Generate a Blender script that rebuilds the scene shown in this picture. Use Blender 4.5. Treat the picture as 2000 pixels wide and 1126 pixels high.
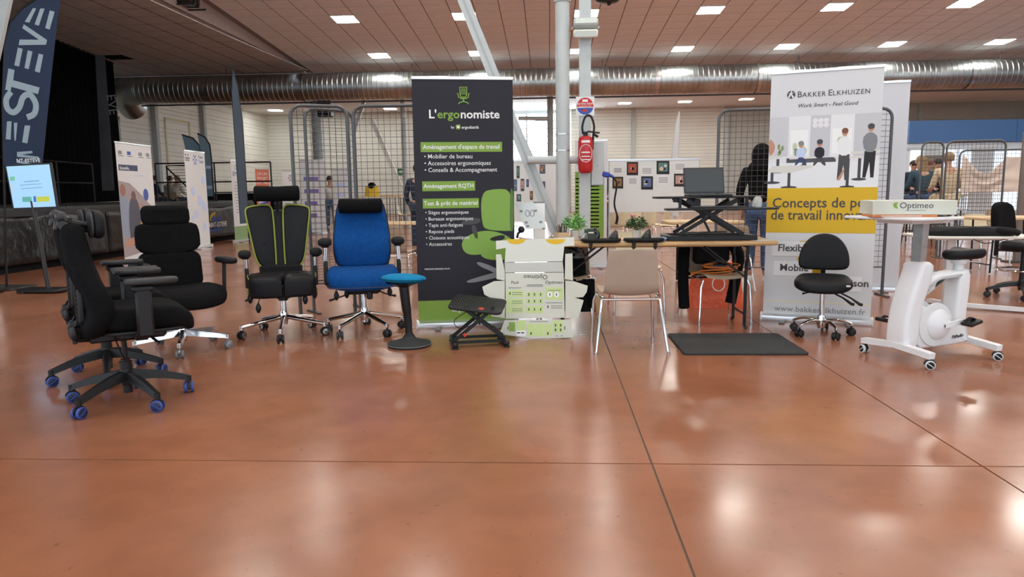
import bpy, bmesh, math, random
from mathutils import Vector, Matrix, Quaternion, noise
for o in list(bpy.data.objects): bpy.data.objects.remove(o)
SC = bpy.context.scene; COL = SC.collection
R = math.radians; PI = math.pi; rnd = random.Random(7)
# ------------------------------------------------------------------ camera
FPX, EYE = 1387.0, 1.2
YAW, PITCH, ROLL = R(3.0), math.atan((563-373)/FPX), R(0.7)
_fw = Vector((-math.sin(YAW)*math.cos(PITCH), math.cos(YAW)*math.cos(PITCH), -math.sin(PITCH)))
_r = Vector((math.cos(YAW), math.sin(YAW), 0)); _u = _r.cross(_fw)
CR = _r*math.cos(ROLL)-_u*math.sin(ROLL); CU = _u*math.cos(ROLL)+_r*math.sin(ROLL)
CAMP = Vector((0, 0, EYE))
cd = bpy.data.cameras.new('camera'); cam = bpy.data.objects.new('camera', cd); COL.objects.link(cam)
cd.sensor_width = 36; cd.lens = FPX/2000*36; cd.clip_end = 300; cd.clip_start = .05
cam.matrix_world = Matrix.Translation(CAMP) @ Matrix((CR, CU, -_fw)).transposed().to_4x4()
SC.camera = cam
# survey helpers: sight lines of the photograph met with real planes of the hall
def ray(px, py): return _fw + CR*((px-1000)/FPX) + CU*((563-py)/FPX)
def G(px, py, z=0.0):
    d = ray(px, py); return CAMP + d*((z-EYE)/d.z)
def PY(px, py, Y):
    d = ray(px, py); return CAMP + d*(Y/d.y)
# ------------------------------------------------------------------ world, exposure
w = bpy.data.worlds.new('sky'); SC.world = w; w.use_nodes = True
bgn = w.node_tree.nodes['Background']; bgn.inputs[0].default_value = (.80, .90, 1, 1); bgn.inputs[1].default_value = .75
vs = SC.view_settings; vs.view_transform = 'Standard'; vs.look = 'None'; vs.gamma = 1; vs.use_curve_mapping = False
vs.exposure = 1.4
LAMP = 17.0        # ceiling panel emission
# ------------------------------------------------------------------ materials
MATS = {}
def mat(name, col, rough=.5, metal=0, var=.0, vscale=6, bump=0, bscale=60, emit=0, coat=0, spec=.5, sheen=0, alpha=1, trans=0, stretch=None, bdist=.002):
    if name in MATS: return MATS[name]
    m = bpy.data.materials.new(name); m.use_nodes = True; nt = m.node_tree; b = nt.nodes['Principled BSDF']
    c = (*col, 1); b.inputs['Base Color'].default_value = c; b.inputs['Roughness'].default_value = rough
    b.inputs['Metallic'].default_value = metal; b.inputs['Specular IOR Level'].default_value = spec
    b.inputs['Coat Weight'].default_value = coat; b.inputs['Sheen Weight'].default_value = sheen
    b.inputs['Alpha'].default_value = alpha; b.inputs['Transmission Weight'].default_value = trans
    if emit: b.inputs['Emission Color'].default_value = c; b.inputs['Emission Strength'].default_value = emit
    tc = nt.nodes.new('ShaderNodeTexCoord'); src = tc.outputs['Object']
    if stretch:
        mp = nt.nodes.new('ShaderNodeMapping'); mp.inputs['Scale'].default_value = stretch; nt.links.new(src, mp.inputs[0]); src = mp.outputs[0]
    if var:
        n = nt.nodes.new('ShaderNodeTexNoise'); n.inputs['Scale'].default_value = vscale; n.inputs['Detail'].default_value = 5
        nt.links.new(src, n.inputs['Vector'])
        r = nt.nodes.new('ShaderNodeValToRGB'); nt.links.new(n.outputs['Fac'], r.inputs[0])
        r.color_ramp.elements[0].position = .3; r.color_ramp.elements[1].position = .7
        r.color_ramp.elements[0].color = (*[x*(1-var) for x in col], 1); r.color_ramp.elements[1].color = (*[min(1, x*(1+var)) for x in col], 1)
        nt.links.new(r.outputs[0], b.inputs['Base Color'])
    if bump:
        n = nt.nodes.new('ShaderNodeTexNoise'); n.inputs['Scale'].default_value = bscale; n.inputs['Detail'].default_value = 3
        nt.links.new(src, n.inputs['Vector'])
        bp = nt.nodes.new('ShaderNodeBump'); bp.inputs['Strength'].default_value = bump; bp.inputs['Distance'].default_value = bdist
        nt.links.new(n.outputs['Fac'], bp.inputs['Height']); nt.links.new(bp.outputs[0], b.inputs['Normal'])
    MATS[name] = m; return m
def S(r, g, b):   # photo colour -> scene linear
    f = lambda v: (v/255/12.92) if v/255 <= .04045 else ((v/255+.055)/1.055)**2.4
    return (f(r), f(g), f(b))
M = {}
def DM(key, *a, **k): M[key] = mat(key, *a, **k)
DM('black_plastic', (.0095, .0095, .0105), .42, spec=.35, bump=.15, bscale=300)
DM('black_gloss', (.012, .012, .013), .2)
DM('dark_grey', (.028, .028, .030), .45, spec=.4)
DM('mid_grey', (.2, .2, .21), .5)
DM('black_fabric', (.0062, .0062, .007), .95, spec=.12, bump=.5, bscale=700, var=.2, vscale=40)
DM('soft_black', (.010, .010, .011), .8, spec=.25, bump=.4, bscale=500, var=.15, vscale=30)
DM('black_leather', (.008, .0085, .010), .5, spec=.22, bump=.35, bscale=350)
DM('lime', S(146, 154, 66), .6, spec=.2, bump=.2, bscale=400)
DM('blue_fabric', (.005, .062, .235), .9, spec=.15, bump=.5, bscale=600, var=.12, vscale=30)
DM('cyan_fabric', (.010, .20, .40), .9, spec=.15, bump=.5, bscale=600, var=.1, vscale=30)
DM('blue_tyre', (.04, .075, .30), .5)
DM('navy_hub', (.012, .02, .07), .4)
DM('chrome', (.75, .75, .76), .1, metal=1)
DM('steel', (.55, .55, .56), .3, metal=1, var=.1, vscale=20)
DM('dull_steel', (.32, .33, .34), .42, metal=.8, var=.15, vscale=12)
DM('mesh_wire', (.11, .115, .12), .45, metal=.6)
DM('white_plastic', (.78, .79, .80), .35)
DM('white_satin', (.72, .74, .74), .45)
DM('white_print', (.66, .67, .68), .55)
DM('warm_white', (.76, .74, .66), .55)
DM('card_white', (.58, .59, .51), .6, var=.03, vscale=5)
DM('alu', (.72, .74, .75), .28, metal=.9)
DM('grey_paint', (.38, .43, .44), .42, var=.06, vscale=5)
DM('light_grey_paint', (.50, .55, .55), .42, var=.05, vscale=5)
DM('wall_white', (.86, .88, .82), .6, var=.04, vscale=1.2)
DM('wall_grey', (.52, .54, .51), .6, var=.05, vscale=1.2)
DM('ceiling_tile', (.80, .82, .83), .85, bump=.3, bscale=200, var=.03, vscale=3)
DM('ceiling_grid', (.24, .21, .20), .8, spec=.1)
DM('fascia', (.42, .37, .35), .8, var=.05)
DM('duct_metal', (.40, .43, .43), .36, metal=1, var=.22, vscale=1.3)
DM('dark_steel', (.08, .08, .085), .55, metal=.4)
DM('stage_black', (.012, .012, .013), .9, spec=.1)
DM('curtain', (.0030, .0030, .0034), .95, spec=.05)
DM('stage_floor', (.045, .05, .047), .38, var=.25, vscale=2)
DM('vinyl', (.011, .011, .012), .33, bump=.6, bscale=4, bdist=.05)
DM('wood', (.50, .30, .13), .45, var=.18, vscale=5, stretch=(1, 9, 9))
DM('wood_light', (.60, .43, .24), .5, var=.12, vscale=4, stretch=(1, 8, 8))
DM('beige_shell', (.40, .31, .235), .5, var=.04, vscale=8, bump=.12, bscale=250)
DM('cream_shell', (.66, .58, .40), .5, var=.04, vscale=8)
DM('tan_shell', (.40, .30, .20), .55, var=.05, vscale=8)
DM('leaf', (.10, .30, .05), .6, var=.35, vscale=30)
DM('leaf_dark', (.045, .12, .04), .6, var=.3, vscale=30)
DM('terracotta_white', (.66, .64, .58), .6)
DM('kraft', (.55, .40, .25), .7)
DM('red_paint', (.50, .018, .02), .3)
DM('rubber', (.022, .024, .025), .75, bump=.6, bscale=260, var=.2, vscale=60)
DM('denim', (.05, .09, .18), .9, var=.3, vscale=20)
DM('skin', (.52, .30, .21), .55)
DM('hair_dark', (.025, .016, .012), .7, bump=.6, bscale=90)
DM('hair_blond', (.30, .20, .10), .7, bump=.6, bscale=90)
DM('navy_cloth', (.018, .03, .055), .9)
DM('teal_cloth', (.03, .07, .10), .9)
DM('white_cloth', (.66, .64, .60), .9, var=.1, vscale=8)
DM('check_cloth', (.35, .34, .33), .9, var=.6, vscale=14)
DM('cream_cloth', (.62, .52, .36), .9, var=.1, vscale=8)
DM('orange_bag', (.72, .11, .04), .42, bump=.7, bscale=9, bdist=.03)
DM('orange_cable', (.70, .19, .025), .45)
DM('yellow', (.70, .47, .02), .6)
DM('white_emit', (1, .97, .90), .5, emit=LAMP)
DM('ink_black', (.01, .01, .012), .6)
DM('ink_dark', (.055, .055, .06), .6)
DM('ink_grey', (.22, .23, .24), .6)
DM('ink_white', (.80, .80, .80), .6)
DM('ink_green', S(124, 160, 62), .6)
DM('ink_lightgreen', S(188, 208, 140), .6)
DM('ink_yellow', S(212, 172, 24), .6)
DM('ink_blue', S(60, 85, 165), .6)
DM('ink_red', S(190, 40, 45), .6)
DM('ink_paleblue', S(190, 205, 235), .6)
DM('ink_charcoal', S(36, 36, 44), .55, spec=.3)
DM('ink_skin', S(190, 140, 115), .6)
DM('ink_navy', S(52, 62, 98), .6)
def floor_mat():
    m = bpy.data.materials.new('sealed_concrete'); m.use_nodes = True; nt = m.node_tree; b = nt.nodes['Principled BSDF']; L = nt.links.new
    tc = nt.nodes.new('ShaderNodeTexCoord')
    def nz(sc, det, dist=0):
        n = nt.nodes.new('ShaderNodeTexNoise'); n.inputs['Scale'].default_value = sc; n.inputs['Detail'].default_value = det; n.inputs['Distortion'].default_value = dist
        L(tc.outputs['Object'], n.inputs['Vector']); return n
    def ramp(n, stops):
        r = nt.nodes.new('ShaderNodeValToRGB'); L(n.outputs['Fac'], r.inputs[0]); e = r.color_ramp.elements
        while len(e) < len(stops): e.new(.5)
        for q, (p, c) in zip(e, stops): q.position = p; q.color = (*c, 1)
        return r
    a = ramp(nz(.9, 4, .5), [(.28, (.255, .098, .050)), (.5, (.31, .122, .063)), (.72, (.365, .150, .080))])
    d = ramp(nz(5, 3, .3), [(.3, (.88, .88, .88)), (.65, (1, 1, 1))])
    sp = ramp(nz(26, 2), [(.685, (1, 1, 1)), (.74, (.6, .55, .52))])
    m1 = nt.nodes.new('ShaderNodeMixRGB'); m1.blend_type = 'MULTIPLY'; m1.inputs[0].default_value = 1; L(a.outputs[0], m1.inputs[1]); L(d.outputs[0], m1.inputs[2])
    m2 = nt.nodes.new('ShaderNodeMixRGB'); m2.blend_type = 'MULTIPLY'; m2.inputs[0].default_value = .5; L(m1.outputs[0], m2.inputs[1]); L(sp.outputs[0], m2.inputs[2])
    L(m2.outputs[0], b.inputs['Base Color'])
    rr = ramp(nz(1.4, 2), [(.3, (.15, .15, .15)), (.7, (.26, .26, .26))]); L(rr.outputs[0], b.inputs['Roughness'])
    b.inputs['Specular IOR Level'].default_value = .55; b.inputs['Coat Weight'].default_value = .0; b.inputs['Coat Roughness'].default_value = .06
    n3 = nz(2.6, 3); bp = nt.nodes.new('ShaderNodeBump'); bp.inputs['Strength'].default_value = .025; bp.inputs['Distance'].default_value = .012
    L(n3.outputs['Fac'], bp.inputs['Height'])
    M['floor'] = m
floor_mat()
# ------------------------------------------------------------------ mesh helpers
def rot(ax=0, ay=0, az=0): return Matrix.Rotation(R(az), 4, 'Z') @ Matrix.Rotation(R(ay), 4, 'Y') @ Matrix.Rotation(R(ax), 4, 'X')
def T(x, y, z): return Matrix.Translation((x, y, z))
class MB:
    def __init__(s): s.v = []; s.f = []
    def add(s, vs, fs, m=None):
        n = len(s.v)
        s.v += [tuple(m @ Vector(p)) for p in vs] if m is not None else [tuple(p) for p in vs]
        s.f += [tuple(i+n for i in q) for q in fs]; return s
    def box(s, c, d, m=None, bev=0):
        x, y, z = c; a, b, e = d[0]/2, d[1]/2, d[2]/2
        if bev <= 0:
            vs = [(x+i*a, y+j*b, z+k*e) for k in (-1, 1) for j in (-1, 1) for i in (-1, 1)]
            return s.add(vs, [(0, 2, 3, 1), (4, 5, 7, 6), (0, 1, 5, 4), (2, 6, 7, 3), (0, 4, 6, 2), (1, 3, 7, 5)], m)
        t = min(bev, a*.95, b*.95, e*.95); vs = []; fs = []
        for k in (-1, 1):
            for j in (-1, 1):
                for i in (-1, 1):
                    vs += [(x+i*a, y+j*(b-t), z+k*(e-t)), (x+i*(a-t), y+j*b, z+k*(e-t)), (x+i*(a-t), y+j*(b-t), z+k*e)]
        I = lambda i, j, k, q: ((k > 0)*4+(j > 0)*2+(i > 0))*3+q
        for i in (-1, 1):
            fs.append([I(i, -1, -1, 0), I(i, 1, -1, 0), I(i, 1, 1, 0), I(i, -1, 1, 0)][::i])
            fs.append([I(-1, i, -1, 1), I(-1, i, 1, 1), I(1, i, 1, 1), I(1, i, -1, 1)][::i])
            fs.append([I(-1, -1, i, 2), I(1, -1, i, 2), I(1, 1, i, 2), I(-1, 1, i, 2)][::i])
            for j in (-1, 1):
                fs.append([I(i, j, -1, 0), I(i, j, -1, 1), I(i, j, 1, 1), I(i, j, 1, 0)][::i*j])
                fs.append([I(i, -1, j, 0), I(i, 1, j, 0), I(i, 1, j, 2), I(i, -1, j, 2)][::i*j])
                fs.append([I(-1, i, j, 1), I(-1, i, j, 2), I(1, i, j, 2), I(1, i, j, 1)][::i*j])
                for k in (-1, 1): fs.append([I(i, j, k, 0), I(i, j, k, 1), I(i, j, k, 2)][::i*j*k])
        return s.add(vs, fs, m)
    def rings(s, rings, m=None, caps=True, closed=False):
        n = len(rings[0]); vs = [p for q in rings for p in q]; fs = []
        K = len(rings)
        for a in range(K if closed else K-1):
            b = (a+1) % K
            for i in range(n):
                j = (i+1) % n; fs.append((a*n+i, a*n+j, b*n+j, b*n+i))
        if caps and not closed: fs.append(tuple(range(n))[::-1]); fs.append(tuple((K-1)*n+i for i in range(n)))
        return s.add(vs, fs, m)
    def cyl(s, p0, p1, r0, r1=None, n=14, m=None):
        return s.tube([p0, p1], [r0, r0 if r1 is None else r1], n, m)
    def tube(s, pts, r, n=10, m=None, caps=True, closed=False, sq=None):
        pts = [Vector(p) for p in pts]; K = len(pts); rs = r if isinstance(r, (list, tuple)) else [r]*K
        tg = []
        for i in range(K):
            a = pts[(i-1) % K] if (closed or i) else pts[0]; b = pts[(i+1) % K] if (closed or i < K-1) else pts[-1]
            d = (b-a); tg.append(d.normalized() if d.length > 1e-9 else Vector((0, 0, 1)))
        u = Vector((0, 0, 1)) if abs(tg[0].z) < .9 else Vector((1, 0, 0))
        u = (u-tg[0]*u.dot(tg[0])).normalized(); out = []
        for i in range(K):
            u = u-tg[i]*u.dot(tg[i]); u = u.normalized() if u.length > 1e-6 else tg[i].orthogonal().normalized()
            v = tg[i].cross(u)
            if sq: out.append([pts[i]+u*a*sq[0]/2+v*b*sq[1]/2 for a, b in ((1, 1), (-1, 1), (-1, -1), (1, -1))])
            else: out.append([pts[i]+(u*math.cos(q*2*PI/n)+v*math.sin(q*2*PI/n))*rs[i] for q in range(n)])
        return s.rings(out, m, caps, closed)
    def bar(s, p0, p1, w, h, m=None): return s.tube([p0, p1], 0, m=m, sq=(h, w))
    def lathe(s, prof, n=20, m=None):
        return s.rings([[(r*math.cos(i*2*PI/n), r*math.sin(i*2*PI/n), z) for i in range(n)] for r, z in prof], m)
    def ell(s, c, d, n=18, k=10, m=None, e=1.0):
        sg = lambda v, p: math.copysign(abs(v)**p, v); rr = []
        for a in range(k+1):
            t = -PI/2+PI*a/k; t = max(-PI/2+.02, min(PI/2-.02, t)); ct, st = sg(math.cos(t), e), sg(math.sin(t), e)
            rr.append([(c[0]+d[0]*ct*sg(math.cos(2*PI*i/n), e), c[1]+d[1]*ct*sg(math.sin(2*PI*i/n), e), c[2]+d[2]*st) for i in range(n)])
        return s.rings(rr, m)
    def prism(s, poly, z0, z1, m=None):
        n = len(poly); vs = [(x, y, z0) for x, y in poly]+[(x, y, z1) for x, y in poly]
        return s.add(vs, [tuple(range(n))[::-1], tuple(range(n, 2*n))]+[(i, (i+1) % n, n+(i+1) % n, n+i) for i in range(n)], m)
    def pad(s, poly, th, rad, m=None, fn=None, dome=.0, k=4, rows=3):
        """upholstered slab: outline in XY, thickness along Z, rounded rim, optional dome and bend"""
        n = len(poly); P = [Vector(p) for p in poly]; cen = sum(P, Vector((0, 0)))/n; N = []
        for i in range(n):
            d = P[(i+1) % n]-P[i-1]; N.append(Vector((d.y, -d.x)).normalized())
        ar = sum(P[i].x*P[(i+1) % n].y-P[(i+1) % n].x*P[i].y for i in range(n))
        if ar < 0: N = [-q for q in N]
        layers = []
        for a in range(k+1):
            t = PI/2*a/k; layers.append((rad*(1-math.sin(t)), -th/2+rad*(1-math.cos(t)) if False else -th/2+rad*(1-math.cos(t))))
        low = [(rad*(1-math.sin(PI/2*a/k)), -th/2+rad*(1-math.cos(PI/2*a/k))) for a in range(k+1)]
        low = [(rad*(1-math.sin(PI/2*a/k)), -th/2+rad*(1-math.cos(PI/2*a/k))) for a in range(k+1)]
        low = [(rad-rad*math.sin(PI/2*a/k), -th/2+rad-rad*math.cos(PI/2*a/k)) for a in range(k+1)]
        up = [(i, -z) for i, z in low[::-1]]
        rr = []
        for f in range(1, rows): rr.append([(cen+(P[i]-N[i]*rad-cen)*(f/rows)).to_3d()+Vector((0, 0, -th/2-0*dome)) for i in range(n)])
        for ins, z in low+up: rr.append([(P[i]-N[i]*ins).to_3d()+Vector((0, 0, z)) for i in range(n)])
        for f in range(rows-1, 0, -1): rr.append([(cen+(P[i]-N[i]*rad-cen)*(f/rows)).to_3d()+Vector((0, 0, th/2+dome*(1-(f/rows)**2))) for i in range(n)])
        if fn: rr = [[fn(Vector(p)) for p in q] for q in rr]
        return s.rings(rr, m)
    def build(s, name, m, parent=None, smooth=True, label=None):
        me = bpy.data.meshes.new(name); me.from_pydata(s.v, [], s.f); me.update()
        bm = bmesh.new(); bm.from_mesh(me); bmesh.ops.recalc_face_normals(bm, faces=bm.faces); bm.to_mesh(me); bm.free()
        if smooth:
            me.polygons.foreach_set('use_smooth', [True]*len(me.polygons)); me.set_sharp_from_angle(angle=R(38))
        return link(name, me, m, parent, label)
def link(name, me, m, parent=None, label=None):
    if m is not None and not me.materials: me.materials.append(M[m] if isinstance(m, str) else m)
    o = bpy.data.objects.new(name, me); COL.objects.link(o)
    if parent is not None: o.parent = parent
    if label: o['label'] = label
    return o
def tag(o, label, cat, group=None):
    o['label'] = label; o['category'] = cat
    if group: o['group'] = group
    return o
def thing(name, label, cat, loc=(0, 0, 0), rz=0, group=None, scale=1):
    o = bpy.data.objects.new(name, None); COL.objects.link(o); o.empty_display_size = .1
    o.location = loc; o.rotation_euler = (0, 0, R(rz)); o.scale = (scale,)*3
    return tag(o, label, cat, group)
def copy_tree(o, parent=None):
    c = o.copy(); COL.objects.link(c); c.parent = parent
    for ch in o.children: copy_tree(ch, c)
    return c
def dup(root, loc, rz=0, label=None, group=None):
    c = copy_tree(root); c.location = loc; c.rotation_euler = (0, 0, R(rz))
    if label: c['label'] = label
    if group: c['group'] = group
    return c
def struct(o): o['kind'] = 'structure'; return o
def rrect(w, h, r, n=5, cx=0, cy=0):
    out = []
    for qx, qy, a0 in ((1, 1, 0), (-1, 1, 90), (-1, -1, 180), (1, -1, 270)):
        for i in range(n+1):
            a = R(a0+90*i/n); out.append((cx+qx*(w/2-r)+r*math.cos(a), cy+qy*(h/2-r)+r*math.sin(a)))
    return out
def smooth_poly(pts, it=2):
    P = [Vector(p) for p in pts]
    for _ in range(it):
        Q = []
        for i in range(len(P)):
            a, b = P[i], P[(i+1) % len(P)]; Q += [a*.75+b*.25, a*.25+b*.75]
        P = Q
    return [tuple(p) for p in P]
def spline(pts, n=6):
    P = [Vector(p) for p in pts]; out = []
    for i in range(len(P)-1):
        p0, p1, p2, p3 = P[max(i-1, 0)], P[i], P[i+1], P[min(i+2, len(P)-1)]
        for k in range(n):
            t = k/n; out.append(.5*((2*p1)+(p2-p0)*t+(2*p0-5*p1+4*p2-p3)*t*t+(3*p1-p0-3*p2+p3)*t**3))
    return out+[P[-1]]
_DG = None
def text(name, body, size, m, parent, mtx, bold=0.0, align='LEFT', ext=.0006, shear=0.0, space=1.0, sx=1.0, label=None):
    """printed lettering: XY plane of mtx, baseline at its origin, size = cap-ish height"""
    cu = bpy.data.curves.new('t', 'FONT'); cu.body = body; cu.size = size; cu.align_x = align; cu.offset = bold*size; cu.extrude = ext
    cu.shear = shear; cu.space_character = space; cu.resolution_u = 2
    o = bpy.data.objects.new('t', cu); COL.objects.link(o)
    dg = bpy.context.evaluated_depsgraph_get(); me = bpy.data.meshes.new_from_object(o.evaluated_get(dg))
    bpy.data.objects.remove(o); bpy.data.curves.remove(cu); me.name = name
    me.transform(mtx @ Matrix.Diagonal((sx, 1, 1, 1))); me.materials.clear()
    return link(name, me, m, parent, label)
def flat(name, poly, m, parent, mtx, d=.0008):
    return MB().prism(poly, 0, d, mtx).build(name, m, parent, smooth=False)
def rect(x0, y0, x1, y1): return [(x0, y0), (x1, y0), (x1, y1), (x0, y1)]
def circ(cx, cy, r, n=20, ry=None): return [(cx+r*math.cos(2*PI*i/n), cy+(ry or r)*math.sin(2*PI*i/n)) for i in range(n)]
# ================================================================== THE HALL
# floor: sealed concrete slabs with saw-cut joints
fl = struct(MB().box((4, 17, -.0465), (46, 48, .08)).build('floor', mat('joint_filler', (.15, .11, .075), .8), smooth=False))
xs = [-17, -11, -5.2, .45, 1.865, 7.6, 13.4, 19.2, 27]; ys = [-7, 3.03, 14.0, 25.0, 41]
for i in range(len(xs)-1):
    for j in range(len(ys)-1):
        g = .0045
        MB().prism(rect(xs[i]+g, ys[j]+g, xs[i+1]-g, ys[j+1]-g), -.018, 0).build('slab', 'floor', fl, smooth=False)
# ceilings -----------------------------------------------------------
TILE = .61
def zc(y): return 6.72-.062*y if y < 24.3 else 5.213+.0245*(y-24.3)
lx = [-5.13+3.05*i for i in range(7)]; X0 = -5.13-TILE/2
ly_front = [22.2, 18.55, 14.9, 11.25, 7.6, 3.95, .3]
def on_light(x, y): return any(abs(x-a) < .1 for a in lx) and any(abs(y-b) < .1 for b in ly_front)
ceil = struct(MB().add([(-8.1, -6, zc(-6)+.014), (26, -6, zc(-6)+.014), (26, 24.3, zc(24.3)+.014), (-8.1, 24.3, zc(24.3)+.014)], [(0, 1, 2, 3)]).build('ceiling', 'ceiling_grid', smooth=False))
tiles = []; nx0 = -4; ang = math.atan(.062)
tm = MB().box((0, 0, .007), (TILE-.024, TILE-.024, .006)).build('tile_proto', 'ceiling_tile', smooth=False); tmesh = tm.data; bpy.data.objects.remove(tm)
y0 = ly_front[0]
for j in range(-3, 48):
    y = y0-j*TILE
    if y > 24.1 or y < -6: continue
    for i in range(-4, 51):
        x = lx[0]+i*TILE
        if x > 25.7 or on_light(x, y): continue
        tiles.append((x, y))
cam2 = lambda x, y, z: (Vector((x, y, z))-CAMP)
def vis(x, y):
    v = cam2(x, y, zc(y)); zz = v.dot(_fw)
    if zz < 1: return 0
    px, py = 1000+FPX*v.dot(CR)/zz, 563-FPX*v.dot(CU)/zz
    return 1 if (-40 < px < 2040 and py > -14) else 0
vt = sorted([t for t in tiles if vis(*t)], key=lambda t: (t[0]**2+t[1]**2)); near = vt[:300]; ns = set(near)
for x, y in near:
    o = link('tile', tmesh, None, ceil); o.location = (x, y, zc(y)); o.rotation_euler = (-ang, 0, 0)
rest = MB()
for x, y in tiles:
    if (x, y) in ns: continue
    rest.box((0, 0, .007), (TILE-.024, TILE-.024, .006), T(x, y, zc(y)) @ Matrix.Rotation(-ang, 4, 'X'))
ro = rest.build('ceiling_tiles', 'ceiling_tile', ceil, smooth=False); ro['kind'] = 'stuff'
# rear bay ceiling
c2 = struct(MB().add([(-16, 24.3, zc(24.31)+.04), (26, 24.3, zc(24.31)+.04), (26, 40, zc(40)+.04), (-16, 40, zc(40)+.04)], [(0, 1, 2, 3)]).build('ceiling_rear', 'ceiling_grid', smooth=False))
rest = MB()
for j in range(26):
    for i in range(68):
        x, y = -15.6+i*TILE, 24.6+j*TILE
        rest.box((0, 0, .012), (TILE-.012, TILE-.012, .02), T(x, y, zc(y)) @ Matrix.Rotation(math.atan(.0245), 4, 'X'))
ro = rest.build('ceiling_tiles', mat('rear_tile', (.80, .78, .76), .85), c2, smooth=False); ro['kind'] = 'stuff'
# stage-side ceiling, lower and flat, with the fascia that drops to it
c3 = struct(MB().box((-12.1, 12.2, 5.32), (7.8, 24.4, .1)).build('ceiling_stage', 'stage_black', smooth=False))
sm = MB().box((0, 0, -.003), (.668, .668, .006)).build('p', mat('stage_tile', (.58, .55, .53), .85, bump=.3, bscale=200, var=.05), smooth=False); smesh = sm.data; bpy.data.objects.remove(sm)
for j in range(34):
    for i in range(11):
        x, y = -8.5-i*.71, 24.0-j*.71
        d = rnd.random()
        o = link('tile', smesh, None, c3); o.location = (x, y, 5.268+(.02 if d > .965 else 0))
struct(MB().box((-8.08, 9.3, 5.75), (.06, 30.2, 1.0)).build('trim_1', 'fascia', smooth=False))
# edge beam between the two roof slopes, ribbed grey sheet, with pipe and studs
bw = struct(MB().box((5, 24.45, 4.9), (42, .1, .72)).build('trim_2', mat('edge_sheet', (.11, .115, .115), .6, metal=.3), smooth=False))
for i in range(100): MB().box((-15.6+i*.42, 24.385, 4.95), (.02, .03, .6)).build('sheet_rib', 'dark_steel', bw, smooth=False)
for i, x in enumerate([-6.9, -3.9, -.8, 2.9, 6, 9, 12, 15, 18]):
    MB().box((x, 24.33, 5.0), (.08, .09, .62)).build('stud', 'grey_paint', bw, smooth=False)
    if i % 2: MB().bar((x-1.0, 24.3, 5.2), (x-.5, 24.3, 4.8), .09, .09).build('brace', 'grey_paint', bw, smooth=False)
MB().cyl((-15, 24.2, 4.99), (25, 24.2, 4.99), .025, n=8).build('pipe', 'light_grey_paint', bw)
# walls ---------------------------------------------------------------
WY, WX = 40.0, -15.8
wb = struct(MB().box((5, WY+.12, 2.9), (42.4, .1, 5.8)).build('wall_back', 'wall_grey', smooth=False))
ba = PY(988, 300, WY).x; bb = PY(1112, 300, WY).x
bays = [(-15.8, -11.2), (-11.1, -6.6), (-6.5, ba-.1), (bb+.1, 4.6), (4.7, 9.6), (9.7, 14.6), (14.7, 19.8), (19.9, 26)]
for a, b in bays:
    for k in range(6):
        m_ = 'wall_white' if b < 14 else 'wall_grey'
        pn = MB().box(((a+b)/2, WY+.03, .02+k*.94+.46), (b-a, .06, .925)).build('panel', m_, wb, smooth=False)
        mb = MB()
        for q in range(5): mb.box(((a+b)/2, WY-.005, .02+k*.94+.1+q*.18), (b-a, .015, .018))
        mb.build('rib', 'wall_grey', pn, smooth=False)
for x in (-11.15, -6.55, 4.65, 9.65, 14.65, 19.85): MB().box((x, WY-.1, 2.8), (.2, .22, 5.6)).build('wall_post', 'light_grey_paint', wb, smooth=False)
# below and above the glazing
MB().box(((ba+bb)/2, WY+.03, 1.45), (bb-ba, .06, 2.9)).build('panel', 'wall_white', wb, smooth=False)
# window with louvre slats against the sky
for o in [wb]:
    pass
win = struct(MB().box(((ba+bb)/2, WY-.06, 5.5), (bb-ba+.1, .1, .12)).build('window_1', 'light_grey_paint', smooth=False))
sky_pane = mat('daylit_glass', (.80, .93, 1), .1, emit=8.0)
MB().box(((ba+bb)/2, WY+.02, 4.17), (bb-ba, .03, 2.55)).build('pane', sky_pane, win, smooth=False)
for k in range(7): MB().box(((ba+bb)/2, WY-.03, 2.95+k*.41), (bb-ba, .07, .05)).build('slat', 'light_grey_paint', win, smooth=False)
for x in (ba, (ba*2+bb)/3, (ba+bb*2)/3, bb): MB().box((x, WY-.05, 4.17), (.09, .1, 2.6)).build('mullion', 'light_grey_paint', win, smooth=False)
wl = struct(MB().box((WX-.1, 26, 2.9), (.1, 28.4, 5.8)).build('wall_left', 'wall_grey', smooth=False))
yb = [12.2, 16.2, 20.2, 24.2, 28.25, 32.3, 36.3, 40]
for a, b in zip(yb[:-1], yb[1:]):
    for k in range(6):
        if a == 24.2 and k < 4: b_ = b; a_ = 25.9
        else: a_, b_ = a, b
        pn = MB().box((WX-.02, (a_+b_)/2, .02+k*.94+.46), (.06, b_-a_-.02, .925)).build('panel', 'wall_white', wl, smooth=False)
        mb = MB()
        for q in range(3): mb.box((WX+.016, (a_+b_)/2, .02+k*.94+.16+q*.3), (.012, b_-a_-.02, .014))
        mb.build('rib', 'wall_grey', pn, smooth=False)
for y in yb[1:-1]: MB().box((WX+.1, y, 2.8), (.24, .22, 5.6)).build('wall_post', 'grey_paint', wl, smooth=False)
dr = struct(MB().box((WX-.06, 25.05, 2.05), (.06, 1.55, 4.1)).build('door_1', 'light_grey_paint', smooth=False))
MB().box((WX+.02, 25.86, 2.05), (.16, .1, 4.1)).build('door_frame', 'grey_paint', dr, smooth=False)
MB().box((WX+.02, 25.05, 4.0), (.16, 1.7, .1)).build('door_frame', 'grey_paint', dr, smooth=False)
tape = MB().box((WX+.03, 30.2, 4.35), (.01, 2.1, .09)).box((WX+.03, 29.2, 3.3), (.01, .12, 2.1)).box((WX+.03, 31.2, 3.3), (.01, .12, 2.1))
tape.build('paint_mark', mat('pale_yellow', (.66, .64, .40), .6), wl, smooth=False)
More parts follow.
